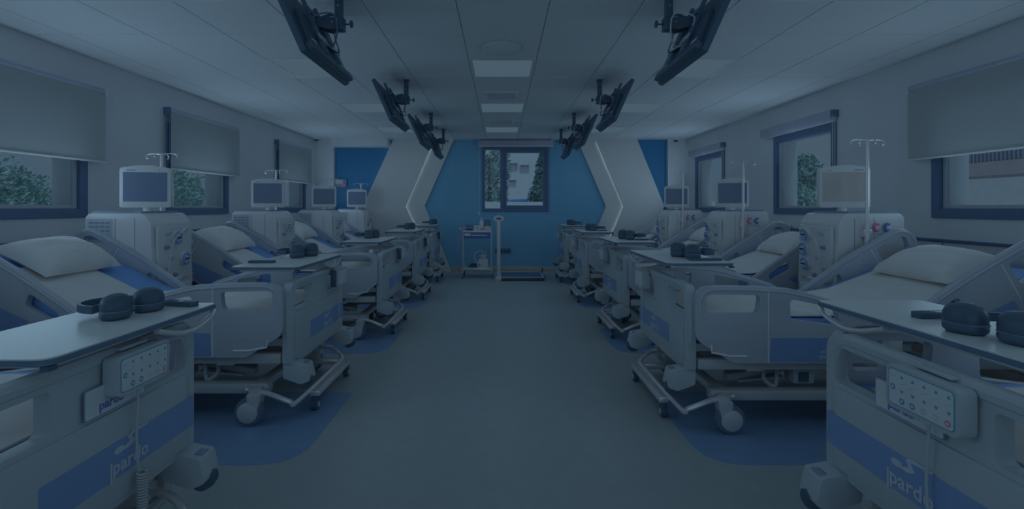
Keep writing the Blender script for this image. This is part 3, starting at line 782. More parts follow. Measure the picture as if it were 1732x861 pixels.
# ================================================================== overbed tables
TABLES = {-1: [(1.20, 1.91, -1.13, .87), (2.82, 3.57, -1.19, .90), (4.70, 5.45, -1.18, .91), (6.32, 7.12, -1.13, .93), (8.02, 8.77, -1.10, .94)],
          1: [(1.00, 1.86, 1.22, .89), (2.85, 3.68, .98, .92), (4.45, 5.25, 1.05, .925), (6.12, 6.92, 1.03, .93), (7.95, 8.70, 1.03, .94)]}
for s in (-1, 1):
    for i, (y0, y1, xe, zt) in enumerate(TABLES[s]):
        yb = BEDS[s][i][1]; xb = BEDS[s][i][0]
        t = thing('overbed_table', where(s, i, 'white laminate overbed table across the foot of the'), 'table', (xe, (y0+y1)/2, 0), 'overbed tables')
        L = (y1-y0)/2; W = .40
        yc = yb+.50-(y0+y1)/2                        # column passes beside the far edge of the bed
        top = round_poly([(0, -L), (0, L), (W, L), (W, -L)], [.045, .02, .02, .045], 5)
        XY = lambda u, v, q: (u, v, q)
        G(s).plate(top, [], zt-.020, zt, XY, .003, 1).build('tabletop', 'laminate', t, smooth=0)
        e = [(u*1.0+(.0035 if u > W/2 else -.0035), v+(.0035 if v > 0 else -.0035)) for u, v in top]
        G(s).plate(e, [top], zt-.019, zt-.004, XY).build('edge_band', 'dark_metal', t, smooth=0)
        G(s).plate(round_poly(rect(.03, -L+.04, W-.03, L-.04), .02, 3), [], zt-.036, zt-.021, XY, .003, 1).build('tray_frame', 'steel', t, smooth=0)
        for yy in (-L+.012, ):
            for xx in (.012, W-.012): G(s).box(xx-.012, yy-.008, zt-.032, xx+.012, yy+.016, zt-.021).build('corner_cap', 'black', t, smooth=0)
        g = G(s)
        for xx in (.008, W-.008):
            g.tube([(xx, L-.004, zt-.024), (xx, L-.03, zt-.05), (xx, L-.12, zt-.072), (xx, L-.20, zt-.068), (xx, L-.28, zt-.045), (xx, L-.32, zt-.03)], .010, 8, sub=3)
        g.tube([(.008, L-.19, zt-.069), (W-.008, L-.19, zt-.069)], .009, 8)
        g.build('pull_handle', 'steel', t)
        # column, arm and wheeled base
        x0 = .22
        g = G(s); g.box(x0-.035, yc-.02, .11, x0+.035, yc+.03, zt-.17, .006); g.build('column', 'bed_grey', t)
        G(s).box(x0-.026, yc-.012, zt-.19, x0+.026, yc+.022, zt-.036, .004).build('inner_column', 'steel', t)
        ym = min(yc, L)
        if yc > L-.05: G(s).box(x0-.03, L-.25, zt-.0365, x0+.03, yc+.03, zt-.0215, .003).build('support_arm', 'bed_grey', t)
        # base: bar across the aisle side and a leg running back under the bed
        bx = (xb*s-.065)-xe*s
        bl = -.27+yb-(y0+y1)/2; bh = .36+yb-(y0+y1)/2
        G(s).box(bx-.03, bl, .088, bx+.03, bh, .125, .010).build('base_bar', 'steel', t)
        G(s).box(bx+.02, yc-.18, .090, x0+.05, yc-.10, .118, .006).build('base_leg', 'steel', t)
        G(s).box(x0-.04, yc-.18, .092, x0+.04, yc+.035, .116, .006).build('base_foot', 'bed_grey', t)
        for (cx, cy) in ((bx, bl+.02), (bx, bh-.02), (x0+.045, yc-.14)):
            c = G(s).box(cx-.018, cy-.02, .055, cx+.018, cy+.02, .0885, .004).build('caster', 'black', t)
            G(s).lathe([(.012, -.02), (.032, -.017), (.035, 0), (.032, .017), (.012, .02)], (cx, cy, .0352), (1, 0, 0), 16).build('wheel', 'black', c)
            G(s).lathe([(.0, -.0225), (.016, -.0215), (.016, .0215), (0, .0225)], (cx, cy, .0352), (1, 0, 0), 12).build('hub', 'wheel', c)

# ================================================================== things on the tables
def headphones(loc, rz, lab, k=1.0):
    t = thing('headphones', lab, 'headphones', loc, 'black headphones on the overbed tables', rz)
    # two ear cups lying on their cushions, the band folded down behind them
    for sx, ang in ((-1, .25), (1, -.2)):
        cx = sx*.062*k
        fn = Matrix.Translation((cx, .0, .0)) @ Matrix.Rotation(ang, 4, 'Z')
        def tf(c, fn=fn): return fn @ Vector(c)
        g = G()
        ring = [(math.cos(a)*.050*k, math.sin(a)*.042*k) for a in [2*PI*i/20 for i in range(20)]]
        prof = [(.82, 0.0), (1.0, .008), (1.03, .016), (1.0, .024), (.94, .027)]
        vs = []; fs = []; n = 20
        prof2 = prof+[(1.0, .030), (1.02, .042), (.99, .056), (.90, .068), (.70, .078), (.40, .084), (.02, .086)]
        for (r, z) in prof2: vs += [tf((a*r, b*r, z*k)) for a, b in ring]
        for q in range(len(prof2)-1):
            for j in range(n): fs.append((q*n+j, q*n+(j+1) % n, (q+1)*n+(j+1) % n, (q+1)*n+j))
        fs.append(tuple(reversed(range(n)))); fs.append(tuple(range((len(prof2)-1)*n, len(prof2)*n)))
        g._add(vs, fs); c = g.build('ear_cup', 'black', t, smooth=50)
        g = G(); g.tube([tf((math.cos(a)*.050*k, math.sin(a)*.0385*k, .0275*k)) for a in [2*PI*i/20 for i in range(20)]], .0035*k, 6, closed=True)
        g.build('cushion_seam', 'tyre', c)
    pts = [(-.062*k, .03*k, .045*k)] + [(-.10*k*math.cos(a), .05*k+.13*k*math.sin(a), .034*k) for a in [PI*i/12 for i in range(13)]] + [(.062*k, .03*k, .045*k)]
    g = G(); b = bmesh.new(); rows = []
    for i, p in enumerate(pts):
        hh = .013*k
        a = Vector(pts[max(0, i-1)]); c = Vector(pts[min(len(pts)-1, i+1)]); tg = (c-a).normalized(); nx = Vector((tg.y, -tg.x, 0)).normalized()*.005*k
        p = Vector(p)
        rows.append([b.verts.new(p+nx+Vector((0, 0, -hh))), b.verts.new(p-nx+Vector((0, 0, -hh))), b.verts.new(p-nx+Vector((0, 0, hh))), b.verts.new(p+nx+Vector((0, 0, hh)))])
    for a, c in zip(rows, rows[1:]):
        for j in range(4): b.faces.new((a[j], a[(j+1) % 4], c[(j+1) % 4], c[j]))
    b.faces.new(rows[0]); b.faces.new(rows[-1][::-1])
    g.merge(b); g.build('headband', 'black', t)
    # two feet of the band rest on the table
    return t
def remote(loc, rz, lab, l=.15, wd=.045, th=.018, buttons=True):
    t = thing('remote_control', lab, 'remote', loc, 'black remotes on the overbed tables', rz)
    P = round_poly(rect(-l/2, -wd/2, l/2, wd/2), .016, 4)
    G().plate(P, [], 0, th, lambda u, v, q: (u, v, q), .004, 2).build('case', 'black', t)
    if buttons:
        G().plate(round_poly([(-l*.05, -wd*.2), (l*.12, -wd*.3), (l*.12, wd*.1), (-l*.05, wd*.2)], .004, 2), [], th, th+.001, lambda u, v, q: (u, v, q)).build('badge', 'machine', t, smooth=0)
        for a in range(4):
            for b in range(2):
                G().cyl((-l*.4+a*.013, -.008+b*.016, th-.001), (-l*.4+a*.013, -.008+b*.016, th+.002), .004, n=8).build('button', 'dark_metal', t)
    return t
def tz(s, i): return TABLES[s][i][3]+.0006
headphones((-1.30, 1.70, tz(-1, 0)), math.radians(80), where(-1, 0, 'black headphones with ribbed ear cups on the table at the'), 1.0)
remote((-1.235, 1.855, tz(-1, 0)), math.radians(-12), where(-1, 0, 'black remote control lying on the table at the'), .14, .042)
headphones((1.345, 1.32, tz(1, 0)), math.radians(-74), where(1, 0, 'black headphones with ribbed ear cups on the table at the'), 1.0)
remote((1.425, 1.57, tz(1, 0)), math.radians(4), where(1, 0, 'black remote control lying on the table at the'), .165, .045)
headphones((-1.385, 3.38, tz(-1, 1)), math.radians(72), where(-1, 1, 'black headphones on the table at the'), 1.1)
remote((-1.50, 3.02, tz(-1, 1)), math.radians(3), where(-1, 1, 'long flat black remote on the table at the'), .16, .05, .014, False)
headphones((1.20, 3.14, tz(1, 1)), math.radians(-72), where(1, 1, 'black headphones on the table at the'), 1.1)
remote((1.26, 2.98, tz(1, 1)), 0, where(1, 1, 'long flat black remote on the table at the'), .20, .05, .012, False)
for s, i, x, y, rz in ((-1, 2, -1.42, 5.28, 1.3), (-1, 3, -1.32, 6.95, 1.3), (-1, 4, -1.22, 8.6, 1.3), (1, 2, 1.26, 4.85, -1.3), (1, 3, 1.22, 6.55, -1.3), (1, 4, 1.20, 8.3, -1.3)):
    headphones((x, y, tz(s, i)), rz, where(s, i, 'black headphones on the table at the'), 1.1)
for s, i, x, y in ((1, 2, 1.38, 4.72), (1, 3, 1.34, 6.42), (1, 4, 1.32, 8.18)):
    remote((x, y, tz(s, i)), .1, where(s, i, 'flat black remote on the table at the'), .13, .045, .014, False)

# ================================================================== control panels hung on the footboards
def control(s, i, yc, detail):
    xb, yb = BEDS[s][i]
    xf = xb-s*.0     # outer face of the footboard top tube
    t = thing('bed_control', where(s, i, 'white keypad panel hung over the footboard of the'), 'control panel', (xb, yc, 0), 'bed control keypads')
    # face slightly leaning back; e runs along the reading direction
    e = -s                                        # world y direction of the reading direction
    W, Hh = (.110, .061) if detail else (.10, .065)
    zc = .745
    lean = .0
    U = Vector((0, e, 0)); V = Vector((0, 0, 1)); N = Vector((-s, 0, 0))
    O = Vector((-s*.036, 0, zc))
    fn = frame_fn(O, U, V, N)
    f3 = lambda u, v, q: fn(Vector((u, v, q)))
    G().plate(round_poly(rect(-W, -Hh, W, Hh), .022, 5), [], -.028, .018, f3, .010, 3).build('housing', 'bed', t)
    G().plate(round_poly(rect(-W+.010, -Hh+.012, W-.010, Hh-.010), .012, 4), [], .0178, .0192, f3).build('frame_print', 'key_teal', t, smooth=0)
    G().plate(round_poly(rect(-W+.0125, -Hh+.0145, W-.0125, Hh-.0125), .011, 4), [], .0185, .0198, f3).build('keypad', 'keypad', t, smooth=0)
    # hook over the top tube
    G().box(-.055, -.02, 0, .055, .02, .01, .003, fn=lambda c: O+U*c.x+V*(c.z+.064)+N*(c.y-.035)).build('hook', 'bed', t)
    if not detail:
        G().box(-W-.018, -.06, -.025, -W-.004, .06, .012, .003, fn=lambda c: f3(c.x, c.y, c.z)).build('side_clip', 'black', t)
    z1 = .0202
    def flat(name, pts, m): G().plate(pts, [], .0195, z1, f3).build(name, m, t, smooth=0)
    circ = lambda cx, cy, r: [(cx+r*math.cos(a), cy+r*math.sin(a)) for a in [2*PI*k/14 for k in range(14)]]
    if detail:
        for c in range(5):
            u = -.054+c*.035
            flat('up_key', [(u-.006, .030), (u+.006, .030), (u, .039)], 'key_teal')
            flat('down_key', [(u-.006, -.002), (u, -.011), (u+.006, -.002)], 'key_teal')
            flat('pictogram', [(u-.012, .011), (u-.002, .013), (u+.012, .019), (u+.012, .021), (u-.002, .0155), (u-.012, .0135)], 'key_grey')
        for u, v, m in ((-.084, .0, 'key_teal'), (-.054, -.032, 'key_teal'), (-.020, -.032, 'key_teal'), (.014, -.032, 'key_grey'), (.048, -.032, 'key_grey'), (.083, -.032, 'red')):
            flat('round_key', circ(u, v, .0085), m)
            G().plate(circ(u, v, .004), [], z1-.0003, z1+.0006, f3).build('key_symbol', 'keypad', t, smooth=0)
        flat('label_print', [(-.092, .030), (-.074, .030), (-.074, .034), (-.092, .034)], 'key_grey')
    # cable: straight, then coiled
    p0 = f3(.0, -Hh, -.006)
    pts = [p0, p0+Vector((0, 0, -.05)), p0+Vector((-s*.0, e*-.006, -.16)), p0+Vector((0, e*.0, -.25)), p0+Vector((0, e*.006, -.27))]
    g = G(); g.tube(pts, .004, 6, sub=3)
    if detail:
        base = p0+Vector((-s*.004, e*.012, -.275)); co = []
        for k in range(12*14): co.append(base+Vector((.013*math.cos(k*PI/6), .013*math.sin(k*PI/6), -.0085*k/12*1.05)))
        g.tube(co, .0042, 5)
    g.build('cable', 'bed_grey', t)
    return t
control(-1, 0, 1.525, True)
control(1, 0, 1.275, True)
control(-1, 1, 3.50, False); control(1, 1, 3.42, False)
for i in (2, 3, 4):
    control(-1, i, BEDS[-1][i][1]+.30, False); control(1, i, BEDS[1][i][1]+.30, False)
# printed name plates on the two nearest footboards
for s, i, y in ((-1, 0, 1.465), (1, 0, 1.365)):
    xb, yb = BEDS[s][i]
    t = thing('name_plate', where(s, i, 'blue outlined maker plate below the keypad of the'), 'plate', (xb, y, 0), None)
    e = -s
    fn = frame_fn((-s*.0095, 0, .670), (0, e, 0), (0, 0, 1), (-s, 0, 0)); f3 = lambda u, v, q: fn(Vector((u, v, q)))
    G().plate(round_poly(rect(-.115, -.028, .115, .06), .008, 3), [], 0, .002, f3).build('border', 'stripe', t, smooth=0)
    G().plate(round_poly(rect(-.112, -.025, .112, .057), .007, 3), [], .0015, .0026, f3).build('card', 'keypad', t, smooth=0)
    logo('lettering', fn(Vector((-.065, -.012, .0027))), (0, e, 0), (0, 0, 1), (-s, 0, 0), .09, 'letter_dark', t, emblem=False)

# ================================================================== dialysis machines
def machine(s, i, X, Y, screen):
    t = thing('dialysis_machine', {0: 'white dialysis machine past the head of the second nearest %s bed, largest on that side', 1: 'white dialysis machine past the head of the middle %s bed',
              2: 'white dialysis machine past the head of the second farthest %s bed', 3: 'white dialysis machine against the far wall at the %s'}[i] % SIDE[s], 'dialysis machine', (X, Y, 0), 'dialysis machines between the beds')
    hx, hy = .25, .235
    g = G(s)
    g.plate(round_poly(rect(-hx-.03, -hy, hx, hy), .06, 4), [], .10, .19, lambda u, v, q: (u, v, q), .02, 2); g.build('base', 'machine_grey', t)
    for x in (-hx+.03, hx-.06):
        for y in (-.17, .17):
            G(s).lathe([(.02, -.016), (.045, -.013), (.05, 0), (.045, .013), (.02, .016)], (x, y, .05), (0, 1, 0), 16).build('wheel', 'tyre', t)
    prof = round_poly([(-hx+.02, .19), (hx, .19), (hx, 1.17), (hx-.03, 1.20), (-hx+.05, 1.20), (-hx, 1.12), (-hx-.02, .62)], [.02, .02, .03, .03, .06, .05, .05], 4)
    G(s).plate(prof, [], -hy, hy, lambda u, v, q: (u, q, v), .02, 2).build('cabinet', 'machine', t)
    # top tray with a dark lip
    g = G(s); g.plate(rect(-.16, -.21, .22, .21), [rect(-.15, -.20, .21, .20)], 1.20, 1.216, lambda u, v, q: (u, v, q)); g.build('tray_rim', 'vent_dark', t, smooth=0)
    # front: recessed panel, three blood pumps, valves
    fx = -hx-.012
    fy = lambda u, v, q: (fx-q+.02*(1.12-v)*0, u, v)
    G(s).plate(round_poly(rect(-.20, .66, .20, 1.10), .02, 3), [], -.0, .022, fy, .006, 2).build('front_panel', 'machine', t)
    G(s).plate(round_poly(rect(-.20, .24, .20, .62), .02, 3), [], .0, .018, fy, .006, 2).build('lower_door', 'machine', t)
    spots = [(.10, 1.02), (.12, .90), (.10, .78)] if s > 0 else [(.0, 1.00), (.10, .82)]
    for (u, v) in spots:
        p = G(s).lathe([(.055, 0), (.055, .018), (.048, .024), (.0, .026)], (fx-.02, u, v), (-1, 0, 0), 20).build('blood_pump', 'machine', t)
        G(s).tube([(fx-.046, u+.043*math.cos(a), v+.043*math.sin(a)) for a in [.4+5.2*k/18 for k in range(19)]], .0085, 6).build('pump_tube', 'ring_blue', p)
        G(s).box(fx-.062, u-.022, v-.010, fx-.044, u+.022, v+.010, .004).build('rotor', 'deep_blue', p)
        G(s).cyl((fx-.044, u, v), (fx-.062, u, v), .014).build('rotor_cap', 'machine', p)
    for k, (u, v, m) in enumerate(((-.10, 1.04, 'machine_grey'), (-.12, .93, 'vent_dark'), (-.06, .84, 'machine_grey'), (-.14, .76, 'machine_grey'), (-.02, .70, 'vent_dark'))):
        G(s).cyl((fx-.02, u, v), (fx-.05, u, v), .017, .013).build('valve', m, t)
    G(s).box(fx-.07, -.19, .655, fx-.02, .02, .685, .006).build('line_holder', 'machine', t)
    # concentrate connectors, red and blue
    for u, v, m in ((-.20, .56, 'red'), (-.16, .53, 'deep_blue'), (-.20, .50, 'red'), (-.12, .50, 'deep_blue')):
        G(s).cyl((fx-.015, u, v), (fx-.055, u, v), .020, .016).build('connector', m, t)
    # bloodlines
    G(s).tube([(fx-.04, .10, 1.03), (fx-.10, .02, 1.08), (fx-.09, -.12, .98), (fx-.07, -.14, .80), (fx-.06, -.19, .57)], .005, 6, sub=5).build('bloodline', 'steel', t)
    # the side towards the viewpoint
    fs = lambda u, v, q: (u, -hy-q, v)
    for u in (-.13, .02):
        G(s).plate(rect(u, .30, u+.004, 1.16), [], 0, .0015, fs).build('panel_seam', 'vent_dark', t, smooth=0)
    if s < 0:
        G(s).plate(round_poly(rect(.045, .98, .235, 1.16), .01, 2), [], 0, .003, fs).build('vent_panel', 'machine_grey', t)
        for a in range(4):
            for b in range(5):
                x = .06+a*.042; z = 1.0+b*.030
                G(s).plate(round_poly(rect(x, z, x+.034, z+.014), .004, 1), [], .003, .005, fs).build('vent_slot', 'vent_dark', t, smooth=0)
    else:
        for x, m, m2 in ((.035, 'red', 'red'), (.115, 'deep_blue', 'deep_blue')):
            c = G(s).tube([(x+.02*math.cos(a), -hy-.012, 1.095+.026*math.sin(a)) for a in [.9+4.4*k/12 for k in range(13)]], .010, 8).build('coupling', m, t)
            G(s).cyl((x, -hy, 1.095), (x, -hy-.014, 1.095), .012, n=10).build('port', 'machine', c)
        G(s).tube([(-.045+.02*math.cos(a), -hy-.012, 1.03+.026*math.sin(a)) for a in [1.2+3.8*k/10 for k in range(11)]], .010, 8).build('clip', 'rail_dark', t)
        G(s).plate(round_poly(rect(.0, 1.035, .15, 1.05), .003, 1), [], 0, .002, fs).build('label_strip', 'machine_grey', t, smooth=0)
        G(s).cyl((.03, -hy, .80), (.03, -hy-.012, .80), .018).build('knob', 'vent_dark', t)
        G(s).plate(round_poly(rect(.02, .30, .20, .98), .01, 2), [], 0, .004, fs).build('side_door', 'machine', t)
    # monitor on its neck, turned to the viewpoint
    mt = Matrix.Translation((-.06*1.0, -.02, 1.245)) @ Matrix.Rotation(math.radians(-16), 4, 'Z')
    def mf(u, v, q): return tuple(mt @ Vector((u, -q, v)))
    hw, hh = (.178, .335)
    o = round_poly([(-hw, 0), (hw, 0), (hw, hh-.015), (0.05, hh+.006), (-.05, hh+.006), (-hw, hh-.015)], [.02, .02, .03, .1, .1, .03], 4)
    mo = G(s).plate(o, [], -.045, .02, mf, .008, 2).build('monitor', 'machine', t)
    G(s).plate(round_poly(rect(-hw+.024, .048, hw-.024, hh-.05), .004, 2), [], .019, .0215, mf).build('screen', screen, mo, smooth=0)
    G(s).plate(rect(.07, hh-.038, .13, hh-.030), [], .0195, .021, mf).build('label_strip', 'vent_dark', mo, smooth=0)
    G(s).plate([(-.10+.006*math.cos(a), hh-.034+.006*math.sin(a)) for a in [2*PI*k/10 for k in range(10)]], [], .0195, .021, mf).build('indicator', 'vent_dark', mo, smooth=0)
    g = G(s); g.cyl((-.06, 0, 1.19), (-.06, 0, 1.26), .035); g.plate(rect(-.12, -.06, 0, .06), [], 1.198, 1.206, lambda u, v, q: (u, v, q)); g.build('neck', 'machine', t)
    # infusion pole
    px, py, zt = (-.10, .10, 1.70) if s < 0 else (-.055, -hy-.03, 1.765)
    g = G(s).cyl((px, py, .75), (px, py, zt), .013, n=10)
    if s > 0:
        g.cyl((px, py, .75), (px, py, 1.12), .020, n=12); g.box(px-.03, py-.01, 1.02, px+.03, -hy+.01, 1.08, .005); g.box(px-.03, py-.01, .80, px+.03, -hy+.01, .85, .005)
    po = g.build('infusion_pole', 'steel', t)
    for a in (0.2, 0.2+PI/2, .2+PI, .2+1.5*PI):
        c, d = math.cos(a)*(.13 if abs(math.cos(a)) > .5 else .06), math.sin(a)*.06
        G(s).tube([(px, py, zt-.01), (px+c*.6, py+d*.6, zt-.005), (px+c, py+d, zt-.012), (px+c*1.1, py+d*1.1, zt-.035), (px+c*.95, py+d*.95, zt-.045)], .0045, 6, sub=2).build('hook', 'steel', po)
    return t
for s, i, X, Y, sc in ((-1, 0, -2.94, 3.93, 'screen'), (-1, 1, -2.83, 5.74, 'screen'), (-1, 2, -2.80, 7.47, 'screen'), (-1, 3, -2.76, 9.03, 'screen'),
                       (1, 0, 2.83, 3.92, 'screen_warm'), (1, 1, 2.77, 5.68, 'screen'), (1, 2, 2.75, 7.42, 'screen')):
    machine(s, i, X, Y, sc)

# ================================================================== televisions hung from the ceiling
def tv(s, i, X, Y):
    t = thing('hanging_television', {0: 'black television hanging from the ceiling, largest on the %s side', 1: 'black television hanging from the ceiling, second on the %s side', 2: 'black television hanging from the ceiling, third on the %s side', 3: 'black television hanging from the ceiling nearest the far wall on the %s side'}[i] % SIDE[s], 'television', (X, Y, CEIL), 'ceiling hung televisions')
    a = math.radians(24); sa, ca = math.sin(a), math.cos(a)
    xb, zb, yc = .10, -.475, .05
    def f(u, v, q): return (xb+v*sa-q*ca, yc+u, zb+v*ca+q*sa)
    hw, hh = .37, .435
    P = G(s).plate(round_poly(rect(-hw, 0, hw, hh), .012, 3), [], 0, .034, f, .008, 2).build('panel', 'black', t)
    G(s).plate(rect(-hw+.016, .024, hw-.016, hh-.016), [], -.0015, .001, f).build('screen', 'black_gloss', P, smooth=0)
    bk = G(s).plate(round_poly([(-hw+.06, .03), (hw-.06, .03), (hw-.1, .29), (-hw+.1, .29)], .04, 4), [], .033, .062, f, .016, 2).build('rear_housing', 'black', t)
    G(s).plate(round_poly(rect(-hw+.02, .004, hw-.02, .058), .02, 4), [], .03, .074, f, .014, 2).build('speaker_bar', 'black', t)
    for (u0, v0, u1, v1) in ((-.27, .075, -.19, .10), (.20, .068, .28, .090), (-.06, .24, .0, .255)):
        G(s).plate(rect(u0, v0, u1, v1), [], .062, .0632, f).build('sticker', 'machine_grey', bk, smooth=0)
    for k in range(8):
        G(s).plate(rect(-.10+k*.026, .12, -.09+k*.026, .20), [], .0618, .064, f).build('cooling_slot', 'dark_metal', bk, smooth=0)
    # mount: two rails with hooked tops, a cross plate, the tilt box, the pole
    for u in (-.11, .11):
        G(s).plate(round_poly(rect(u-.015, .05, u+.015, hh+.0), .006, 2), [], .062, .085, f, .003, 1).build('mount_rail', 'dark_metal', t)
    G(s).plate(round_poly(rect(-.17, .12, .17, .155), .005, 2), [], .085, .093, f).build('cross_plate', 'bed_grey', t, smooth=0)
    G(s).plate(round_poly(rect(-.15, .29, .15, .33), .005, 2), [], .085, .095, f).build('cross_plate', 'dark_metal', t, smooth=0)
    g = G(s); g.box(-.032, -.035, -.245, .05, .035, -.165, .006)
    g.plate(round_poly(rect(-.045, .13, .045, .33), .01, 2), [], .093, .105, f)
    g.plate([(-.02, -.235), (-.02, -.175), (.03, -.150), (.13, -.185), (.13, -.225), (.05, -.25)], [], -.04, -.03, lambda u, v, q: (u, q, v))
    g.plate([(-.02, -.235), (-.02, -.175), (.03, -.150), (.13, -.185), (.13, -.225), (.05, -.25)], [], .03, .04, lambda u, v, q: (u, q, v))
    b = g.build('tilt_bracket', 'black', t, smooth=30)
    for (x, z) in ((.02, -.175), (.035, -.175), (.03, -.205), (.0, -.19)):
        G(s).cyl((x, -.0395, z), (x, -.042, z), .0045, n=8).build('bolt_hole', 'ceiling_grid', b)
    g = G(s); g.box(-.02, -.024, -.17, .02, .024, -.006, .003); g.box(-.03, -.03, -.006, .03, .03, 0, .001); po = g.build('pole', 'black', t)
    for z in (-.05, -.10): G(s).cyl((0, -.0238, z), (0, -.0255, z), .005, n=8).build('bolt_hole', 'ceiling_grid', po)
    g = G(s); g.cyl((-.03, 0, -.205), (-.068, 0, -.205), .005, n=8); g.lathe([(.012, 0), (.022, .004), (.022, .014), (.012, .018)], (-.066, 0, -.205), (-1, 0, 0), 12); g.build('tilt_knob', 'black', t)
    wire = 'machine_grey' if s > 0 else 'dark_metal'
    G(s).tube([f(-.10, .20, .075), f(-.15, .26, .10), (.02, -.045, -.16), (-.005, -.05, -.27), f(-.05, .10, .11), f(-.07, .13, .07)], .005, 6, sub=5).build('cable', wire, t)
    G(s).tube([f(.06, .14, .075), f(.02, .08, .12), (.02, -.02, -.28), (.0, 0, -.24)], .004, 6, sub=5).build('cable', 'black', t)
for i, (y, xl, xr) in enumerate(((2.91, -.98, 1.01), (4.97, -.98, 1.012), (6.72, -.98, 1.012), (8.1, -.975, 1.003))):
    tv(-1, i, xl, y); tv(1, i, xr, y)

# ================================================================== trolley and its load
TX0, TX1, TY0, TY1 = -.685, -.165, 8.42, 8.80
t = thing('equipment_trolley', 'steel equipment trolley with a blue drawer against the blue wall', 'trolley', ((TX0+TX1)/2, (TY0+TY1)/2, 0))
hx, hy = (TX1-TX0)/2, (TY1-TY0)/2
for x in (-1, 1):
    for y in (-1, 1):
        G().tube([(x*(hx-.012), y*(hy-.012), .15), (x*(hx-.012), y*(hy-.012), .87)], .012, 8).build('post', 'steel', t)
        c = G().cyl((x*(hx-.0), y*(hy-.012), .07), (x*(hx-.0), y*(hy-.012), .15), .018).build('caster', 'steel', t)
        G().lathe([(.02, -.014), (.043, -.011), (.047, 0), (.043, .011), (.02, .014)], (x*hx+.012, y*(hy-.012), .047), (1, 0, 0), 16).build('wheel', 'tyre', c)
G().box(-hx, -hy, .145, hx, hy, .175, .006).build('lower_shelf', 'steel', t)
G().box(-hx, -hy, .80, hx, hy, .835, .006).build('upper_shelf', 'steel', t)
G().tube([(-hx+.01, -hy+.01, .885), (hx-.01, -hy+.01, .885), (hx-.01, hy-.01, .885), (-hx+.01, hy-.01, .885)], .006, 6, closed=True).build('guard_rail', 'steel', t)
d = G().box(-hx+.03, -hy+.01, .70, hx-.03, hy-.02, .795, .004).build('drawer', 'deep_blue', t)
G().box(-.10, -hy-.012, .742, .17, -hy+.012, .757, .004).build('drawer_handle', 'bar_white', d)
G().box(-hx+.04, -hy+.004, .742, -hx+.145, -hy+.011, .79).build('label_card', 'bar_white', d, smooth=0)
TT = .8355
tag(G().lathe([(.035, 0), (.038, .01), (.038, .14), (.02, .165), (.012, .17), (.012, .19), (.018, .195), (.018, .205), (.005, .21), (.004, .235)], (-.355, 8.62, TT), n=16).build('dispenser_bottle', 'bar_white'), 'white dispenser bottle standing on the trolley', 'bottle')
t = thing('monitor_unit', 'dark square device standing at the right of the trolley top', 'device', (-.255, 8.70, TT))
G().box(-.055, -.03, 0, .055, .03, .175, .008).build('case', 'black', t); G().box(-.042, -.032, .06, .042, -.0295, .16).build('screen', 'screen', t, smooth=0)
t = thing('blood_pressure_device', 'navy device with rounded top on the left of the trolley top', 'device', (-.58, 8.60, TT))
G().box(-.065, -.08, 0, .065, .08, .09, .03, seg=3).build('case', 'rail_dark', t); G().box(-.04, -.082, .03, .03, -.079, .07).build('face', 'black', t, smooth=0)
t = thing('folded_cuff', 'deep blue folded cuff on the trolley beside the navy device', 'cuff', (-.47, 8.64, TT))
G().tube([(-.03, -.07, .05), (.03, -.07, .03), (.035, .0, .05), (.0, .05, .07), (-.035, 0, .06)], .03, 8, closed=True, sub=3).build('cuff_body', 'deep_blue', t)
t = thing('glove_box', 'small white carton on the trolley in front of the bottle', 'box', (-.43, 8.52, TT))
G().box(-.055, -.05, 0, .055, .05, .085, .004).build('carton', 'bar_white', t); G().box(-.03, -.0515, .045, .03, -.0495, .062).build('opening', 'rail_dark', t, smooth=0)
t = thing('tape_dispenser', 'low white round-topped container at the right front of the trolley', 'container', (-.25, 8.54, TT))
G().lathe([(.06, 0), (.065, .02), (.06, .05), (.035, .068), (.0, .07)], (0, 0, 0), n=18).build('tub', 'machine', t); G().lathe([(.03, 0), (.03, .008), (0, .01)], (0, 0, .068), n=14).build('lid', 'machine_grey', t)
t = thing('stethoscope', 'violet stethoscope hanging from the left of the trolley', 'stethoscope', (-.70, 8.44, .86))
G().tube([(.03, -.02, -.02), (-.0, -.03, .03), (-.045, -.03, -.02), (-.06, -.03, -.18), (-.05, -.03, -.30), (-.055, -.03, -.335)], .007, 6, sub=4).build('tube', 'pink', t)
G().tube([(.01, -.035, .01), (.015, -.035, -.12), (.02, -.035, -.25)], .006, 6, sub=3).build('tube', 'pink', t)
G().lathe([(.0, 0), (.022, .003), (.022, .012), (.01, .018)], (-.055, -.045, -.345), (0, 1, 0), 14).build('chestpiece', 'pink', t)
G().ball((-.012, -.035, .0), (.03, .02, .026)).build('headset', 'machine_grey', t)
t = thing('suction_pump', 'white suction pump with a clear hose on the lower trolley shelf', 'pump', (-.33, 8.58, .1755))
G().plate(round_poly([(-.10, 0), (.10, 0), (.085, .15), (-.075, .15)], .03, 4), [], -.08, .08, lambda u, v, q: (u, q, v), .012, 2).build('body', 'machine', t)
G().lathe([(.06, 0), (.062, .05), (.055, .07), (.02, .08), (.02, .11)], (0, .01, .15), n=18).build('jar', 'machine_grey', t)
G().lathe([(.065, 0), (.065, .014)], (0, .01, .20), n=18).build('jar_lid', 'bar_white', t)
G().tube([(0, .0, .26), (-.04, -.02, .29), (-.13, -.03, .26), (-.15, -.03, .17), (-.10, -.05, .10), (-.07, -.06, .09)], .007, 6, sub=5).build('hose', 'bar_white', t)
G().tube([(.0, .0, .26), (.04, -.01, .28), (.06, -.01, .24), (.05, -.01, .2)], .007, 6, sub=5).build('hose', 'bar_white', t)
G().cyl((-.055, -.079, .05), (-.055, -.086, .05), .022).build('gauge', 'vent_dark', t)
t = thing('coiled_mat', 'dark folded cable bundle on the lower trolley shelf', 'cable', (-.50, 8.58, .1755))
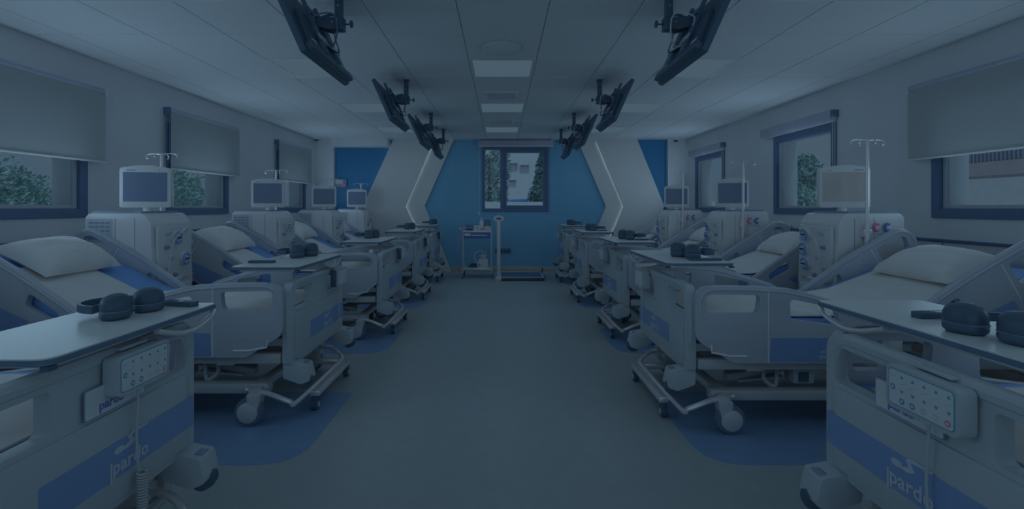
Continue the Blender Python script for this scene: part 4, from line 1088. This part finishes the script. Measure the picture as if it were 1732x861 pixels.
G().tube([(.09*math.cos(k*.5)*(1-.02*k), .07*math.sin(k*.5)*(1-.02*k), .012+.0016*k) for k in range(32)], .011, 6).build('cable', 'black', t)

# ================================================================== platform scale
t = thing('platform_scale', 'wheelchair platform scale with a white column and round display', 'scale', (0, 8.5, 0))
P = [(-.03, -.36), (.73, -.36), (.73, .36), (-.03, .36)]
XY = lambda u, v, q: (u, v, q)
G().plate(round_poly(P, .02, 3), [], .012, .052, XY, .004, 1).build('platform', 'black', t)
G().plate(P, [rect(-.002, -.325, .70, .33)], .052, .060, XY, .002, 1).build('rim', 'steel', t)
G().box(-.0, -.323, .0525, .698, .328, .056).build('rubber_mat', 'dark_metal', t, smooth=0)
for k in range(10):
    G().box(.03+k*.068, -.31, .056, .036+k*.068, .315, .058).build('mat_rib', 'black', t, smooth=0)
for x in (.0, .70):
    for y in (-.32, .32): G().cyl((x, y, 0), (x, y, .013), .02).build('foot', 'black', t)
g = G(); g.box(-.075, -.34, .02, -.015, -.28, 1.0, .008); g.box(-.10, -.37, .0, -.0, -.25, .07, .012); g.build('column', 'machine', t)
for y in (-.20, .33): G().lathe([(.01, -.012), (.035, -.01), (.038, 0), (.035, .01), (.01, .012)], (.745, y, .06), (1, 0, 0), 14).build('transport_wheel', 'tyre', t)
G().tube([(.72, .31, .05), (.76, .31, .10), (.74, .31, .13)], .012, 6, sub=2).build('lever', 'black', t)
hd = G(); hd.lathe([(.0, -.03), (.05, -.03), (.062, -.015), (.062, .01), (.05, .022), (0, .022)], (0, 0, 0), (0, 1, 0), 24)
for v in hd.bm.verts: v.co = Vector((v.co.x*1.5-.045, v.co.y-.31, v.co.z*.95+1.045))
hd.build('display_head', 'machine', t)
G().plate(round_poly(rect(-.085, 1.035, -.005, 1.068), .012, 3), [], .339, .342, lambda u, v, q: (u, -q, v)).build('display', 'rail_dark', t, smooth=0)

# ================================================================== things on walls and ceiling
t = thing('socket_strip', 'dark long socket strip on the blue wall behind the scale column', 'socket', (.025, YB, .40))
G().box(-.14, -.03, -.045, .16, 0, .045, .006).build('housing', 'dark_metal', t)
for k in range(4): G().cyl((-.10+k*.072, -.03, 0), (-.10+k*.072, -.034, 0), .022).build('socket', 'black', t)
t = thing('alarm_panel', 'small grey and red alarm box on the dark blue wall at the left', 'alarm box', (-3.12, YB, 1.71))
G().box(-.115, -.06, -.08, .115, 0, .08, .008).build('case', 'vent_dark', t)
G().box(-.10, -.063, -.02, .05, -.06, .07).build('face', 'machine_grey', t, smooth=0)
for k in range(3): G().box(-.08+k*.04, -.066, .0, -.06+k*.04, -.063, .055).build('indicator', 'machine', t, smooth=0)
G().box(.02, -.066, -.075, .105, -.06, -.02, .003).build('call_button', 'red', t)
for x, y, lab in ((-3.5, 9.12, 'small dark dome camera on the ceiling at the far left corner'), (3.34, 9.22, 'small dark dome camera on the ceiling at the far right corner')):
    t = thing('dome_camera', lab, 'camera', (x, y, CEIL), 'ceiling dome cameras')
    G().lathe([(.06, 0), (.06, -.025), (.05, -.03)], (0, 0, 0), n=20).build('base', 'bar_white', t)
    G().lathe([(.045, -.03), (.043, -.045), (.03, -.062), (.0, -.07)], (0, 0, 0), n=20).build('dome', 'black', t)
